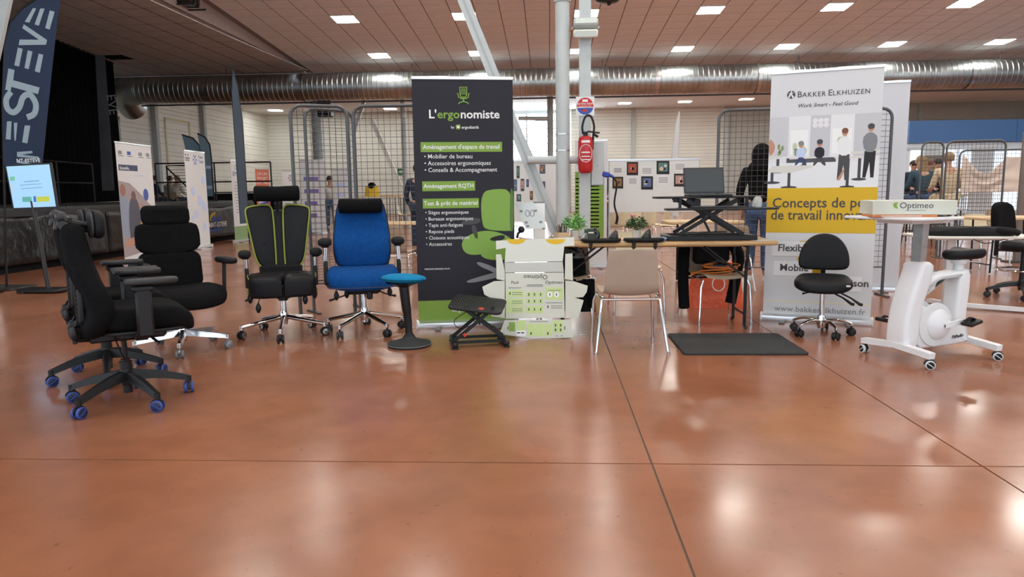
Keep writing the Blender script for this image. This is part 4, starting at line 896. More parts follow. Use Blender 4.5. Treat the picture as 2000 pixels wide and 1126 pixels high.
# pencil box
pb = thing('pencil_box', 'kraft paper box full of dark pencils beside the green plant', 'pencil box', onT(1098, 6.36), 20)
for s in (-1, 1): MB().box((s*.048, 0, .036), (.006, .1, .072)).build('box_side', 'kraft', pb, smooth=False); MB().box((0, s*.048, .036), (.09, .006, .072)).build('box_side', 'kraft', pb, smooth=False)
MB().box((0, 0, .003), (.1, .1, .006)).build('box_bottom', 'kraft', pb, smooth=False)
pc = [mat('pencil_a', (.06, .035, .025), .5), mat('pencil_b', (.14, .09, .06), .5), mat('pencil_c', (.03, .03, .035), .5)]
for i in range(14):
    x, y = rnd.uniform(-.038, .038), rnd.uniform(-.038, .038)
    MB().cyl((x*.8, y*.8, .008), (x*1.25, y*1.25, .12+rnd.random()*.035), .004, n=6).build('pencil', pc[i % 3], pb)
# paper, folders
pap = MB().box((0, 0, .001), (.22, .16, .002)).build('paper_sheet', 'white_print', smooth=False); pap.location = (1.835, 6.16, TZ); pap.rotation_euler = (0, 0, R(8)); tag(pap, 'white sheet of paper at the right end of the wooden table', 'paper')
fo = thing('folder_stack', 'two pale blue folders poking out from under the desk riser', 'folders', (.945, 6.20, TZ), -4)
for i, c in enumerate((S(120, 150, 190), S(150, 175, 205))): MB().box((.0+.01*i, .05, .007+.0125*i), (.13, .18, .011), bev=.003).build('folder', mat('folder%d' % i, c, .5), fo)
# laptop stand of pale glass on an arm, white block, chrome ring
def plane_pts(pts, Y, o): return [(PY(x, y, Y).x-o.x, PY(x, y, Y).z-o.z) for x, y in pts]
o_ = Vector((PY(1040, 460, 6.42).x, 6.42, TZ)); ls = thing('laptop_stand', 'tilted white laptop stand plate on a black jointed arm', 'laptop stand', o_)
XZ = Matrix(((1, 0, 0, 0), (0, 0, -1, 0), (0, 1, 0, 0), (0, 0, 0, 1)))
pl_ = plane_pts([(1005, 397), (1041, 394), (1066, 440), (1066, 446), (1027, 447)], 6.42, o_)
MB().prism(pl_, -.004, .004, XZ).build('plate', mat('pale_glass', (.66, .72, .70), .3), ls, smooth=False)
for q in ((1018, 412), (1046, 411), (1028, 434), (1056, 433), (1031, 441), (1062, 446)):
    (x, z), = plane_pts([q], 6.42, o_); MB().box((x, -.006, z), (.024, .004, .016)).build('rubber_pad', 'mid_grey', ls, smooth=False)
(x, z), = plane_pts([(1035, 416)], 6.42, o_)
for s in (-1, 1): MB().tube([(x+s*.022+.018*math.cos(i*PI/6), -.006, z+.028*math.sin(i*PI/6)) for i in range(12)], .0025, 5, closed=True).build('cut_out', 'mid_grey', ls)
MB().tube([(-.10, .01, .09), (-.13, .0, .06), (-.14, .0, .02)], .012, 8).ell((-.1, 0, .095), (.03, .02, .03)).build('joint', 'black_plastic', ls)
MB().lathe([(.002, 0), (.08, 0), (.08, .008), (.02, .014), (.002, .02)], 20, T(-.08, .05, 0)).tube([(-.14, 0, .03), (-.08, .05, .012)], .01, 8).build('foot', 'steel', ls)
wbx = thing('white_block', 'plain white upright block behind the laptop stand', 'box', (PY(1053, 458, 6.56).x, 6.56, TZ))
MB().box((0, 0, .165), (.105, .05, .33), bev=.004).build('block_body', mat('paper_white', (.88, .88, .88), .5), wbx); MB().box((0, 0, .335), (.107, .052, .014), bev=.003).build('box_lid', 'ink_grey', wbx)  # plain white upright block with a grey top
rg = MB().tube([(.038*math.cos(R(a)), 0, .038*math.sin(R(a))) for a in range(0, 181, 15)], .005, 8).build('chrome_arch', 'chrome'); rg.location = onT(1078, 6.36); tag(rg, 'small chrome half ring standing on the table left of the pencil box', 'half ring')
sg = thing('small_sign', 'small dark green box sign on the table behind the silver mouse', 'sign', onT(1152, 6.55)); MB().box((0, 0, .045), (.10, .03, .09), bev=.003).build('sign_block', mat('deep_green', (.03, .06, .04), .5), sg); MB().box((.01, -.016, .055), (.05, .002, .012)).build('print_line', 'ink_white', sg, smooth=False)
# ---- anti-fatigue mat -----------------------------------------------------------------
MB().pad(rrect(.90, .73, .03), .018, .007, m=T(1.43, 5.485, .009), k=2).build('floor_mat', 'rubber'); tag(bpy.data.objects['floor_mat'], 'black rubber anti-fatigue mat lying on the floor before the table', 'mat')
# ---- opened-out printed carton leaning on the table ---------------------------------------
A0, A1 = G(1050, 661), onT(1050, 6.0); A1 = Vector((A0.x, 5.985, .80))
up = (A1-Vector((A0.x, A0.y, 0))).normalized(); nrm = Vector((1, 0, 0)).cross(up)
cb = thing('cardboard_box', 'opened-out white printed carton leaning against the table front', 'box', A0)
CMX = Matrix((Vector((1, 0, 0)), up, nrm)).transposed().to_4x4()
def cpt(px, py):
    d = ray(px, py); tt = (A0-CAMP).dot(nrm)/d.dot(nrm); q = CAMP+d*tt-A0; return (q.x, q.dot(up))
def cpan(name, pts, m, z=0.0, th=.005): return MB().prism([cpt(*p) for p in pts], z, z+th, CMX).build(name, m, cb, smooth=False)
cpan('top_flap', [(969, 470), (1121, 463), (1122, 480), (1102, 481), (1099, 510), (986, 512), (988, 484), (969, 487)], mat('card_inside', (.62, .64, .58), .6))
cpan('spine_strip', [(986, 513), (1099, 511), (1101, 531), (987, 532)], mat('card_shade', (.50, .51, .47), .6))  # shade of the fold is put into this darker card colour
cpan('main_panel', [(987, 533), (1101, 532), (1103, 620), (988, 622)], 'card_white')
cpan('narrow_flap', [(1104, 496), (1118, 495), (1119, 548), (1103, 545)], 'card_white', .006); cpan('narrow_flap', [(969, 497), (979, 497), (986, 530), (986, 548), (970, 545)], 'card_white', .006)
cpan('side_flap', [(1104, 548), (1120, 549), (1148, 558), (1146, 570), (1139, 580), (1122, 581), (1140, 586), (1130, 620), (1104, 621)], 'card_white', .002)
cpan('side_flap', [(986, 548), (965, 549), (942, 560), (946, 575), (955, 580), (968, 584), (952, 590), (960, 618), (986, 621)], 'card_white', .002)
cpan('bottom_flap', [(986, 625), (1112, 624), (1120, 659), (1040, 661), (975, 652)], 'card_white', .002)
def cprint(x0, y0, x1, y1, m, z=.0055): return MB().prism([cpt(x0, y1), cpt(x1, y1), cpt(x1, y0), cpt(x0, y0)], z, z+.0006, CMX).build('print_block', m, cb, smooth=False)
def ctext(s, px, py, h, rz=0, m='ink_dark', bold=.004, z=.006):
    x, y = cpt(px, py); return text('lettering', s, h, m, cb, CMX @ T(x, y, z) @ rot(0, 0, rz), bold, 'CENTER')
ctext('Optimeo', 1046, 537, .055, 180)
ctext('Optimeo', 1082, 554, .04); ctext('Pack', 1006, 554, .035); ctext('Optimeo', 1112, 565, .035, 80)
for x0, y0, x1, y1 in ((990, 566, 1022, 580), (990, 583, 1022, 596), (990, 598, 1022, 611), (1066, 561, 1099, 585)): cprint(x0, y0, x1, y1, 'ink_lightgreen')
for r_ in range(2):
    for c_ in range(3): cprint(1028+c_*11.5, 570+r_*13, 1037.5+c_*11.5, 580+r_*13, 'ink_lightgreen')
cprint(1028, 597, 1061, 611, 'ink_lightgreen')
for x, y in ((1074, 575), (1087, 575)): MB().prism([(cpt(x, y)[0]+.021*math.cos(i*PI/8), cpt(x, y)[1]+.024*math.sin(i*PI/8)) for i in range(16)], .0062, .0068, CMX).build('print_block', 'ink_white', cb, smooth=False)
for x, y in ((996, 573), (1074, 575), (1087, 575), (1033, 575), (1044, 575), (1056, 575), (1033, 588), (1044, 588), (1056, 588), (1033, 604), (1044, 604), (1056, 604), (1070, 599)): cprint(x-1, y-2.6, x+1, y+2.6, 'ink_dark', .007)
for x0, x1, y in ((1030, 1060, 556), (1028, 1061, 558.5), (1066, 1099, 591), (993, 1018, 562), (1076, 1098, 597), (1076, 1098, 601), (1000, 1020, 571), (1000, 1020, 575), (1000, 1020, 588), (1000, 1020, 592), (1000, 1020, 603), (1000, 1020, 607), (1070, 1096, 567)): cprint(x0, y-.6, x1, y+.6, 'ink_grey', .007)
cprint(1107, 598, 1114, 613, 'ink_lightgreen')
for x0, x1, y0, y1 in ((994, 1006, 629, 647), (1009, 1027, 626, 656), (1030, 1045, 632, 656), (1047, 1061, 632, 656), (1063, 1078, 632, 656), (1080, 1100, 626, 650)): cprint(x0, y0, x1, y1, 'ink_lightgreen' if x0 > 1000 else 'ink_green', .0075)
cprint(1034, 627, 1070, 628.4, 'ink_grey', .0075); cprint(1009, 645, 1027, 656, 'ink_white', .0082)
for x in (1013, 1021): cprint(x-3, 648.5, x+3, 651, 'ink_dark', .009)
for x, y in ((1037, 651), (1070, 651), (1085, 635), (1095, 635), (1085, 644), (1095, 644)): cprint(x-1.4, y-2.5, x+1.4, y+2.5, 'ink_dark', .0085)
for x in (1088, 1098): cprint(x-3, 655, x+2, 656.4, 'ink_grey', .0085)
for x in (992, 1103): cprint(x-.8, 637, x+.8, 644, 'ink_dark', .0085)
for x in (1008, 1085): MB().prism([(cpt(x, 470)[0]+.08*math.cos(R(a)), cpt(x, 467)[1]+.045*math.sin(R(a))) for a in range(180, 361, 15)], .0055, .0062, CMX).build('print_block', 'ink_yellow', cb, smooth=False)
# ---- footrest ------------------------------------------------------------------------------
fr = thing('footrest', 'black adjustable footrest with textured tilted plate on crossed arms', 'footrest', G(935, 671), 12)
PM = T(-.0, .02, .315) @ rot(0, 0, -18) @ rot(14, 6, 0)
MB().pad(rrect(.43, .29, .05), .022, .009, m=PM, k=2).build('plate', 'black_plastic', fr)
nb = MB().add([(-.008, 0, 0), (0, -.006, 0), (.008, 0, 0), (0, .006, 0), (0, 0, .003)], [(0, 1, 4), (1, 2, 4), (2, 3, 4), (3, 0, 4)]).build('p', 'dark_grey'); nm_ = nb.data; bpy.data.objects.remove(nb)
for i in range(17):
    for j in range(12):
        o = link('grip_stud', nm_, None, fr); o.matrix_local = PM @ T(-.19+i*.0235+(j % 2)*.011-.005, -.12+j*.0215, .0112)
flat('emblem', circ(.05, -.10, .022), mat('emblem_red', (.5, .04, .03), .5), fr, PM @ T(0, 0, .0125))
for s in (-1, 1):
    MB().box((s*.2, 0, .032), (.045, .36, .04), bev=.012).build('foot_bar', 'black_plastic', fr)
    for q in (-1, 1): MB().lathe([(.002, 0), (.024, 0), (.024, .012), (.012, .018), (.002, .018)], 12, T(s*.2, q*.165, 0)).build('rubber_foot', 'black_plastic', fr)
    MB().bar((-.2, s*.09, .05), (.12, s*.09+.0, .305), .014, .026).build('cross_arm', 'black_plastic', fr, smooth=False)
    MB().bar((.2, s*.07, .05), (-.12, s*.07, .30), .014, .026).build('cross_arm', 'black_plastic', fr, smooth=False)
for y in (-.1, .1): MB().bar((-.2, y, .04), (.2, y, .04), .02, .02).build('floor_rail', 'black_plastic', fr, smooth=False)
MB().cyl((0, -.1, .18), (0, .1, .18), .009, n=8).build('pivot_bar', 'black_plastic', fr)
MB().bar((-.11, -.095, .105), (-.13, -.1, .09), .03, .02).build('release_tab', mat('release_red', (.6, .05, .03), .5), fr, smooth=False)
MB().tube(spline([(-.1, -.05, .27), (-.19, -.02, .20), (-.16, -.02, .14), (-.05, 0, .15)], 5), .003, 6).build('cable', 'black_plastic', fr)
# ---- further shell chairs round the table ------------------------------------------------------
shell_chair('cream plastic stacking chair behind the table, facing the viewer', (.88, 7.12, 0), 0, 'cream_shell')
shell_chair('tan stacking chair with a dark jacket and orange cable, under the table right', (1.52, 6.52, 0), 12, 'tan_shell')
shell_chair('tan stacking chair with a black bag on its seat, left under the table', (.16, 6.45, 0), -6, 'tan_shell')
# black jacket over the right chair, cable coil, bags
jk = thing('jacket', 'black jacket draped over the back of the tan chair, hanging to the floor', 'jacket', (1.52, 6.52, 0), 12)
def drape(w0, w1, z0, z1, y, m, seed, th=.03):
    rr = []; r_ = random.Random(seed)
    for k in range(9):
        t_ = k/8; z = z0+(z1-z0)*t_; w_ = w0+(w1-w0)*t_
        rr.append([(-w_/2+w_*i/12, y+.018*math.sin(i*1.9+k*.7+seed)+s_*th/2, z) for s_, seq in ((1, range(13)), (-1, range(12, -1, -1))) for i in seq])
    return MB().rings(rr)
drape(.46, .44, .36, .80, .27, None, 3, .03).build('jacket_back', 'black_fabric', jk)
MB().tube(spline([(-.2, .22, .76), (-.27, .1, .6), (-.29, .05, .35), (-.27, .06, .12)], 5), [.055]*8+[.05]*8, 10).build('sleeve', 'black_fabric', jk)
MB().tube(spline([(.2, .22, .76), (.27, .12, .6), (.25, .1, .4), (.2, .1, .14)], 5), [.055]*8+[.05]*8, 10).build('sleeve', 'black_fabric', jk)
MB().box((.03, .17, .64), (.36, .07, .26), bev=.03).box((.12, .13, .72), (.02, .004, .012)).build('jacket_front', 'soft_black', jk)
cc = thing('cable_coil', 'coil of orange extension cable lying on the seat of the tan chair', 'cable', (1.50, 6.40, .445), 5)
for k in range(6):
    r_ = .11+.012*(k % 3); MB().tube([(r_*1.25*math.cos(a*PI/12)+.008*k, r_*.6*math.sin(a*PI/12), .012+k*.013+.012*math.sin(a*PI/12+k*1.3)) for a in range(24)], .005, 6, closed=True).build('loop', 'orange_cable', cc)
MB().tube(spline([(-.13, 0, .03), (-.2, -.04, .02), (-.245, -.07, .01)], 4), [.006]*4+[.012]*4+[.016], 8).build('plug', 'orange_cable', cc)
hb = thing('black_bag', 'shiny black pouch lying behind the orange cable on the chair', 'bag', (1.53, 6.53, .447)); MB().ell((0, 0, .05), (.13, .07, .05), e=.75).build('bag_body', 'vinyl', hb); MB().tube(spline([(-.1, -.02, .08), (0, -.06, .11), (.1, -.02, .08)], 4), .006, 6).build('bag_strap', 'vinyl', hb)
ob = thing('shopping_bag', 'crumpled orange plastic shopping bag on the floor behind the table', 'bag', (1.70, 7.3, 0), -8)
def crumple(w, d, h, seed, n=20):
    rr = []
    for k in range(9):
        t_ = k/8; z = h*t_; rr.append([((w/2*(1-.15*t_))*math.copysign(abs(math.cos(i*2*PI/n))**.55, math.cos(i*2*PI/n))+.02*noise.noise(Vector((i*.9, k*.8, seed))), (d/2*(1-.35*t_))*math.copysign(abs(math.sin(i*2*PI/n))**.6, math.sin(i*2*PI/n))+.03*noise.noise(Vector((i*.9, k*.8, seed+9))), z+.01*noise.noise(Vector((i, k, seed)))*(k > 0)) for i in range(n)])
    return MB().rings(rr)
crumple(.56, .24, .46, 2).build('bag_body', 'orange_bag', ob)
MB().tube([(.06*math.cos(i*PI/10)+.02, -.128, .25+.07*math.sin(i*PI/10)) for i in range(20)], .006, 6, closed=True).build('printed_emblem', 'ink_white', ob)
for s in (-1, 1): MB().tube(spline([(-.1, s*.06, .44), (-.06, s*.08, .53), (.06, s*.08, .53), (.1, s*.06, .44)], 4), .006, 6).build('bag_handle', 'orange_bag', ob)
bb_ = thing('black_bag', 'black bag and coat heaped on the chair at the left under the table', 'bag', (.16, 6.40, .445), -6)
crumple(.36, .30, .22, 5).build('bag_body', 'black_fabric', bb_); MB().tube(spline([(-.12, -.1, .2), (0, -.16, .27), (.12, -.08, .21)], 5), .012, 6).build('bag_strap', 'soft_black', bb_)
sc_ = crumple(.20, .2, .10, 8).build('bag_scarf', mat('grey_camo', (.12, .12, .11), .9, var=.7, vscale=25), bb_); sc_.location = (.06, -.02, .16)
bf = thing('black_cloth', 'black cloth hanging from the left chair seat almost to the floor', 'cloth', (.20, 6.22, 0), -6); drape(.42, .40, .14, .43, 0, None, 6, .02).build('cloth_sheet', 'black_fabric', bf)
# ---- desk bike --------------------------------------------------------------------------------
bk = thing('desk_bike', 'white exercise bike with a small desk top, black saddle and castors', 'exercise bike', (2.70, 5.09, 0), 23)
for x in (-.315, .315):
    MB().tube([(x, -.28, .088), (x, -.25, .092), (x, 0, .112), (x, .25, .092), (x, .28, .088)], 0, sq=(.04, .055)).build('foot_bar', 'white_plastic', bk, smooth=False)
    for s in (-1, 1): caster(bk, x, s*.268, 20+60*s, .03, 'white_satin', 'black_plastic', 'black_plastic', .07)
def slab_xz(name, poly, hw, rad, m='white_plastic', par=None, y=0, lab=None):
    return MB().pad(smooth_poly(poly, 1), 2*hw, rad, m=T(0, y, 0) @ XZ, k=3, rows=2).build(name, m, par or bk, label=lab)
slab_xz('front_column', [(-.30, .07), (-.34, .10), (-.33, .30), (-.285, .48), (-.225, .62), (-.215, .685), (-.10, .685), (-.095, .60), (-.13, .50), (-.19, .35), (-.2, .07)], .085, .03)
slab_xz('lower_body', [(-.26, .08), (-.24, .40), (-.19, .40), (-.09, .36), (.06, .26), (.22, .23), (.25, .14), (.30, .09), (.1, .08)], .07, .02)
slab_xz('top_beam', [(-.17, .47), (-.15, .55), (-.06, .592), (.10, .605), (.27, .61), (.28, .58), (.25, .568), (.10, .562), (-.03, .545), (-.11, .50), (-.15, .42)], .062, .024)
slab_xz('rear_column', [(.15, .22), (.165, .40), (.175, .57), (.20, .615), (.285, .615), (.285, .45), (.265, .30), (.29, .15), (.33, .09), (.2, .09)], .065, .024)
MB().box((-.04, 0, .598), (.12, .07, .02), m=rot(0, -4), bev=.008).build('console', 'white_satin', bk)
MB().cyl((-.02, 0, .608), (-.02, 0, .612), .03, n=16).build('cup_rest', 'mid_grey', bk)
for s in (-1, 1):
    MB().lathe([(.002, .0), (.155, .0), (.15, .012), (.002, .02)], 30, T(-.05, s*.068, .245) @ rot(-90*s if s > 0 else 90)).build('flywheel_cover', 'white_satin', bk)
    MB().lathe([(.002, .0), (.11, .0), (.105, .02), (.06, .055), (.002, .06)], 30, T(-.03, s*.07, .245) @ rot(-90 if s > 0 else 90)).build('crank_cover', 'white_plastic', bk)
    a = Vector((-.03, s*.13, .245)); e = Vector((.12, s*.15, .27)) if s < 0 else Vector((-.2, s*.15, .24))
    MB().bar(a, e, .018, .034).build('crank', 'white_plastic', bk, smooth=False)
    MB().box((e.x, e.y+s*.06, e.z), (.11, .09, .028), m=Matrix.Translation(e) @ rot(0, 12*s) @ Matrix.Translation(-e), bev=.008).build('pedal', 'black_plastic', bk)
    MB().tube([(e.x-.05, e.y+s*.05, e.z+.012), (e.x, e.y+s*.055, e.z+.034), (e.x+.05, e.y+s*.05, e.z+.012)], 0, sq=(.006, .03)).build('pedal_strap', 'soft_black', bk)
MB().box((-.015, -.135, .245), (.04, .006, .018), bev=.002).build('crank_slot', 'black_plastic', bk)
text('lettering', 'FitRadio', .034, 'ink_dark', bk, T(.12, -.0725, .13) @ rot(0, -5) @ Matrix.Rotation(PI/2, 4, 'X'), .02, shear=.2, label='dark slanted lettering')
MB().tube([(-.16, 0, .66), (-.15, 0, .98)], 0, sq=(.055, .075)).build('desk_post', 'steel', bk, smooth=False)
MB().box((-.2, .03, .965), (.34, .30, .03), bev=.008).build('desk_bracket', 'white_satin', bk, smooth=False)
MB().pad(rrect(.46, .64, .07), .018, .007, m=T(-.27, .06, .988), k=2).build('desk_top', 'white_plastic', bk)
MB().cyl((.225, 0, .60), (.23, 0, .66), .034).lathe([(.002, 0), (.05, 0), (.06, .03), (.002, .03)], 16, T(.23, 0, .655)).build('seat_post', 'white_satin', bk)
MB().pad(smooth_poly([(-.14, -.05), (-.14, .05), (-.02, .075), (.06, .13), (.13, .11), (.145, 0), (.13, -.11), (.06, -.13), (-.02, -.075)]), .07, .032, m=T(.235, 0, .715), k=4, fn=lambda p: Vector((p.x, p.y, p.z+.25*p.x**2+.012*(abs(p.y)/.1)**2))).build('saddle', 'black_leather', bk)
MB().tube([(.25, -.04, .672), (.31, -.10, .668)], .005, 6).build('seat_lever', 'steel', bk)
# carton and book on the bike's desk
c_ = G(1800, 425, .997)
bx = thing('carton', 'closed white printed carton lying on the desk of the white bike', 'box', (2.46, 5.05, 1.0105), -11)
MB().box((0, .0, .0485), (.51, .36, .095), bev=.003).build('carton_body', 'card_white', bx)
text('lettering', 'Optimeo', .056, 'ink_dark', bx, T(-.09, -.1805, .045) @ Matrix.Rotation(PI/2, 4, 'X'), .004)
flat('logo_mark', smooth_poly([(0, 0), (.03, -.01), (.015, .02), (.03, .035), (-.005, .03)], 1), 'ink_green', bx, T(-.125, -.1805, .05) @ Matrix.Rotation(PI/2, 4, 'X'))
flat('print_line', rect(-.06, .028, .06, .032), 'ink_grey', bx, T(.01, -.1805, 0) @ Matrix.Rotation(PI/2, 4, 'X'))
SM = T(.2555, 0, 0) @ Matrix.Rotation(PI/2, 4, 'Z') @ Matrix.Rotation(PI/2, 4, 'X')
text('lettering', 'Optimeo', .022, 'ink_grey', bx, SM @ T(-.13, .058, 0)); flat('print_line', rect(-.12, .045, -.07, .048), 'ink_grey', bx, SM); flat('print_line', rect(.07, .045, .13, .068), 'ink_lightgreen', bx, SM)
ok = thing('booklet', 'thin orange booklet slid under the white carton on the bike desk', 'booklet', (2.38, 4.955, .9972), -9)
MB().box((0, .05, .007), (.40, .26, .013), bev=.002).build('booklet_block', mat('booklet_orange', S(205, 120, 60), .5), ok); MB().box((-.02, -.0808, .007), (.25, .001, .004)).build('print_line', 'ink_white', ok, smooth=False)
# ================================================================== STEEL FRAME BEHIND THE STAND
CY = 9.5
def at(px, py, Y): p = PY(px, py, Y); return p
cx_ = at(1099, 300, CY).x
col = thing('steel_column', 'round pale grey steel column behind the wooden table', 'column', (cx_, CY, 0))
MB().cyl((0, 0, 0), (0, 0, zc(CY)-.02), .09, n=28).build('pipe', 'light_grey_paint', col)
MB().lathe([(.002, 0), (.16, 0), (.16, .015), (.002, .015)], 20).build('base_plate', 'grey_paint', col)
for py in (262, 294): MB().lathe([(.088, -.008), (.095, -.008), (.095, .008), (.088, .008)], 28, T(0, 0, at(1099, py, CY).z)).build('strap', 'alu', col)
zt = at(1099, 4, CY).z; MB().lathe([(.088, -.01), (.105, -.005), (.105, .02), (.088, .03)], 28, T(0, 0, zt)).build('collar', 'grey_paint', col)
px_ = at(1142, 300, CY+.1).x
po = thing('steel_post', 'square pale grey steel post carrying the red fire extinguisher', 'post', (px_, CY+.1, 0))
MB().box((0, 0, (zc(CY)-.06)/2), (.15, .15, zc(CY)-.06), bev=.004).build('post_tube', 'light_grey_paint', po)
MB().box((0, 0, .01), (.3, .3, .02)).build('base_plate', 'grey_paint', po, smooth=False)
tie = thing('steel_tube', 'horizontal pale grey tube joining the diagonal brace to the post', 'tube', (0, CY-.02, at(1080, 312, CY).z))
MB().cyl((at(1030, 312, CY).x, 0, 0), (px_-.07, .08, 0), .052, n=20).build('tube_body', 'light_grey_paint', tie)
br = thing('diagonal_brace', 'pale grey diagonal steel beam rising left past the charcoal banner', 'beam', (at(1090, 470, CY+.02).x, CY+.12, 0))
p1 = at(905, 0, CY)-Vector(br.location); p0 = at(1086, 452, CY)-Vector(br.location); d_ = (p1-p0).normalized()
p0 = p0+d_*(-(p0.z-.05)/d_.z); p1 = p1+d_*((zc(CY)-.1-p1.z)/d_.z)
p0.y = p1.y = 0
MB().bar(p0, p1, .07, .15).build('beam_web', 'light_grey_paint', br, smooth=False)
pd = Vector((d_.z, 0, -d_.x)).normalized()
MB().bar(p0+Vector((0, -.037, 0)), p1+Vector((0, -.037, 0)), .006, .03).build('beam_slot', 'grey_paint', br, smooth=False)
for e_ in (po, tie, br):
    off = Vector(e_.location)-Vector(col.location)
    for ch in list(e_.children): ch.parent = col; ch.location = Vector(ch.location)+off
    bpy.data.objects.remove(e_)
tag(col, 'pale grey steel frame of round column, square post, tube and long diagonal brace', 'column'); col.name = 'column_frame'
br2 = thing('diagonal_brace', 'pale steel beam crossing the upper left corner of the view', 'beam', (at(0, 60, CY).x, CY, 0))
q0, q1 = at(-40, 250, CY)-Vector(br2.location), at(26, -60, CY)-Vector(br2.location); q0.y = q1.y = 0; dd = (q1-q0).normalized()
MB().bar(q0-dd*(q0.z/dd.z), q1, .06, .12).build('beam_web', 'light_grey_paint', br2, smooth=False)
# second frame, further off
FY = 26.0
f2 = thing('roof_support', 'farther grey steel frame of post, rail and brace beyond the round column', 'frame', (at(1075, 300, FY).x, FY, 0))
o2 = Vector(f2.location)
MB().cyl((0, 0, 0), (0, 0, zc(FY)), .11, n=16).build('post_tube', 'grey_paint', f2)
for y_ in (231,): MB().cyl(at(1012, y_, FY)-o2, (0, 0, (at(1075, y_, FY)-o2).z), .075, n=12).build('rail', 'light_grey_paint', f2)
MB().bar((at(985, 190, FY)-o2)*Vector((1, 0, 1)), (at(1042, 318, FY)-o2)*Vector((1, 0, 1)), .12, .18).build('brace', 'light_grey_paint', f2, smooth=False)
LY = 26.0
f3 = thing('steel_column', 'dark grey steel column with a black box far behind the left wire panels', 'column', (at(622, 300, LY).x, LY, 0)); o3 = Vector(f3.location)
MB().cyl((0, 0, 0), (0, 0, zc(LY)), .19, n=16).build('pipe', 'grey_paint', f3)
MB().box((.33, 0, (at(635, 212, LY)-o3).z), (.5, .4, .6), bev=.03).build('loudspeaker', 'black_plastic', f3)
f4 = thing('roof_support', 'thin pale diagonal braces far behind the right wire panel, beside the exit sign', 'frame', (at(740, 420, 26).x, 26, 0)); o4 = Vector(f4.location)
MB().bar((at(712, 195, 26)-o4)*Vector((1, 0, 1)), (at(690, 262, 26)-o4)*Vector((1, 0, 1)), .1, .12).build('brace', 'light_grey_paint', f4, smooth=False)
MB().bar((at(725, 230, 26)-o4)*Vector((1, 0, 1)), (at(800, 405, 26)-o4)*Vector((1, 0, 1)), .1, .16).build('brace', 'wall_white', f4, smooth=False)
MB().cyl(((at(790, 300, 26)-o4).x, 0, 0), ((at(790, 300, 26)-o4).x, 0, 5.2), .1, n=12).build('post_tube', 'light_grey_paint', f4)
# floodlights, junction box, sign, extinguisher
ft = thing('floodlight', 'pair of old white floodlights clamped high on the square post', 'floodlight', (px_, CY-.02, at(1145, 55, CY).z))
for k, (py, ang_) in enumerate(((48, -18), (68, 14))):
    z = (at(1145, py, CY)-Vector(ft.location)).z; mm = T(0, -.06, z) @ rot(ang_)
    MB().box((0, 0, 0), (.31, .12, .10), mm, bev=.018).build('lamp_housing', 'warm_white' if k else 'light_grey_paint', ft)
    MB().box((0, -.062, 0), (.26, .006, .07), mm).build('lamp_glass', mat('lamp_glass', (.62, .70, .66), .15), ft, smooth=False)
MB().box((0, .0, 0), (.36, .03, .03)).build('clamp', 'dull_steel', ft, smooth=False)
MB().cyl((-.2, .0, -.02), (-.12, 0, -.02), .02, n=8).build('cable_gland', mat('rust', (.35, .18, .1), .6), ft)
sn = thing('extinguisher_sign', 'round red and blue extinguisher sign on white plate on the post', 'sign', (px_, CY+.015, at(1142, 207, CY).z))
MB().box((0, 0, 0), (.24, .006, .24)).build('sign_plate', 'white_satin', sn, smooth=False)
SF = T(0, -.0035, 0) @ XZ
disc = [(.108*math.cos(R(a)), .108*math.sin(R(a))) for a in range(-8, 189, 8)]
flat('sign_disc', disc, 'ink_red', sn, SF); flat('sign_disc', [(.108*math.cos(R(a)), .108*math.sin(R(a))) for a in range(188, 353, 8)], 'ink_blue', sn, SF)
flat('sign_ring', rect(-.105, -.02, .105, -.012), 'ink_white', sn, SF, .0012); flat('sign_mark', rect(-.035, .055, .035, .085), 'ink_white', sn, SF, .0012)
text('lettering', 'EXTINCTEUR', .036, 'ink_white', sn, SF @ T(0, .018, .001), .01, 'CENTER', sx=.95); text('lettering', 'À PULVÉRISATION D’EAU', .016, 'ink_white', sn, SF @ T(0, -.006, .001), .01, 'CENTER', sx=.9)
flat('sign_mark', [(-.06, -.05), (.0, -.035), (.04, -.06), (0, -.075)], 'ink_red', sn, SF, .0012); flat('sign_mark', rect(-.06, -.05, -.03, -.035), 'ink_navy', sn, SF, .0012)
ez = at(1142, 300, CY-.05).z
ex = thing('fire_extinguisher', 'red fire extinguisher with black hose hanging on the square post', 'fire extinguisher', (px_, CY-.09, at(1142, 338, CY-.09).z))
MB().lathe([(.002, 0), (.06, 0), (.085, .02), (.095, .05), (.095, .40), (.085, .455), (.05, .475), (.002, .475)], 24).build('cylinder', 'red_paint', ex)
MB().cyl((0, 0, .47), (0, 0, .53), .03, n=12).box((.03, -.01, .53), (.16, .03, .02), rot(0, 8), bev=.004).build('valve', 'black_plastic', ex)
MB().tube(spline([(-.03, 0, .5), (-.04, 0, .6), (0, 0, .72), (.07, 0, .72), (.11, 0, .6), (.10, 0, .48), (.09, 0, .3)], 6), .014, 8).build('hose', 'black_plastic', ex)
MB().tube([(.10, 0, .5), (.16, -.02, .46)], .016, 8).build('nozzle', 'black_plastic', ex)
for z, h in ((.385, .03), (.255, .016), (.205, .012), (.165, .012)):
    MB().rings([[(.0962*math.cos(R(a)), .0962*math.sin(R(a)), zz) for a in range(235, 306, 7)] + [(.0955*math.cos(R(a)), .0955*math.sin(R(a)), zz) for a in range(305, 234, -7)] for zz in (z, z+h)]).build('label_print', 'ink_white', ex, smooth=False)
MB().tube([(.0965*math.cos(R(270+55*math.cos(i*PI/12))), .0965*math.sin(R(270+55*math.cos(i*PI/12))), .25+.11*math.sin(i*PI/12)) for i in range(24)], .004, 5, closed=True).build('label_ring', 'ink_white', ex)
MB().box((0, .103, .3), (.05, .02, .3)).build('wall_hook', 'dark_grey', ex, smooth=False)
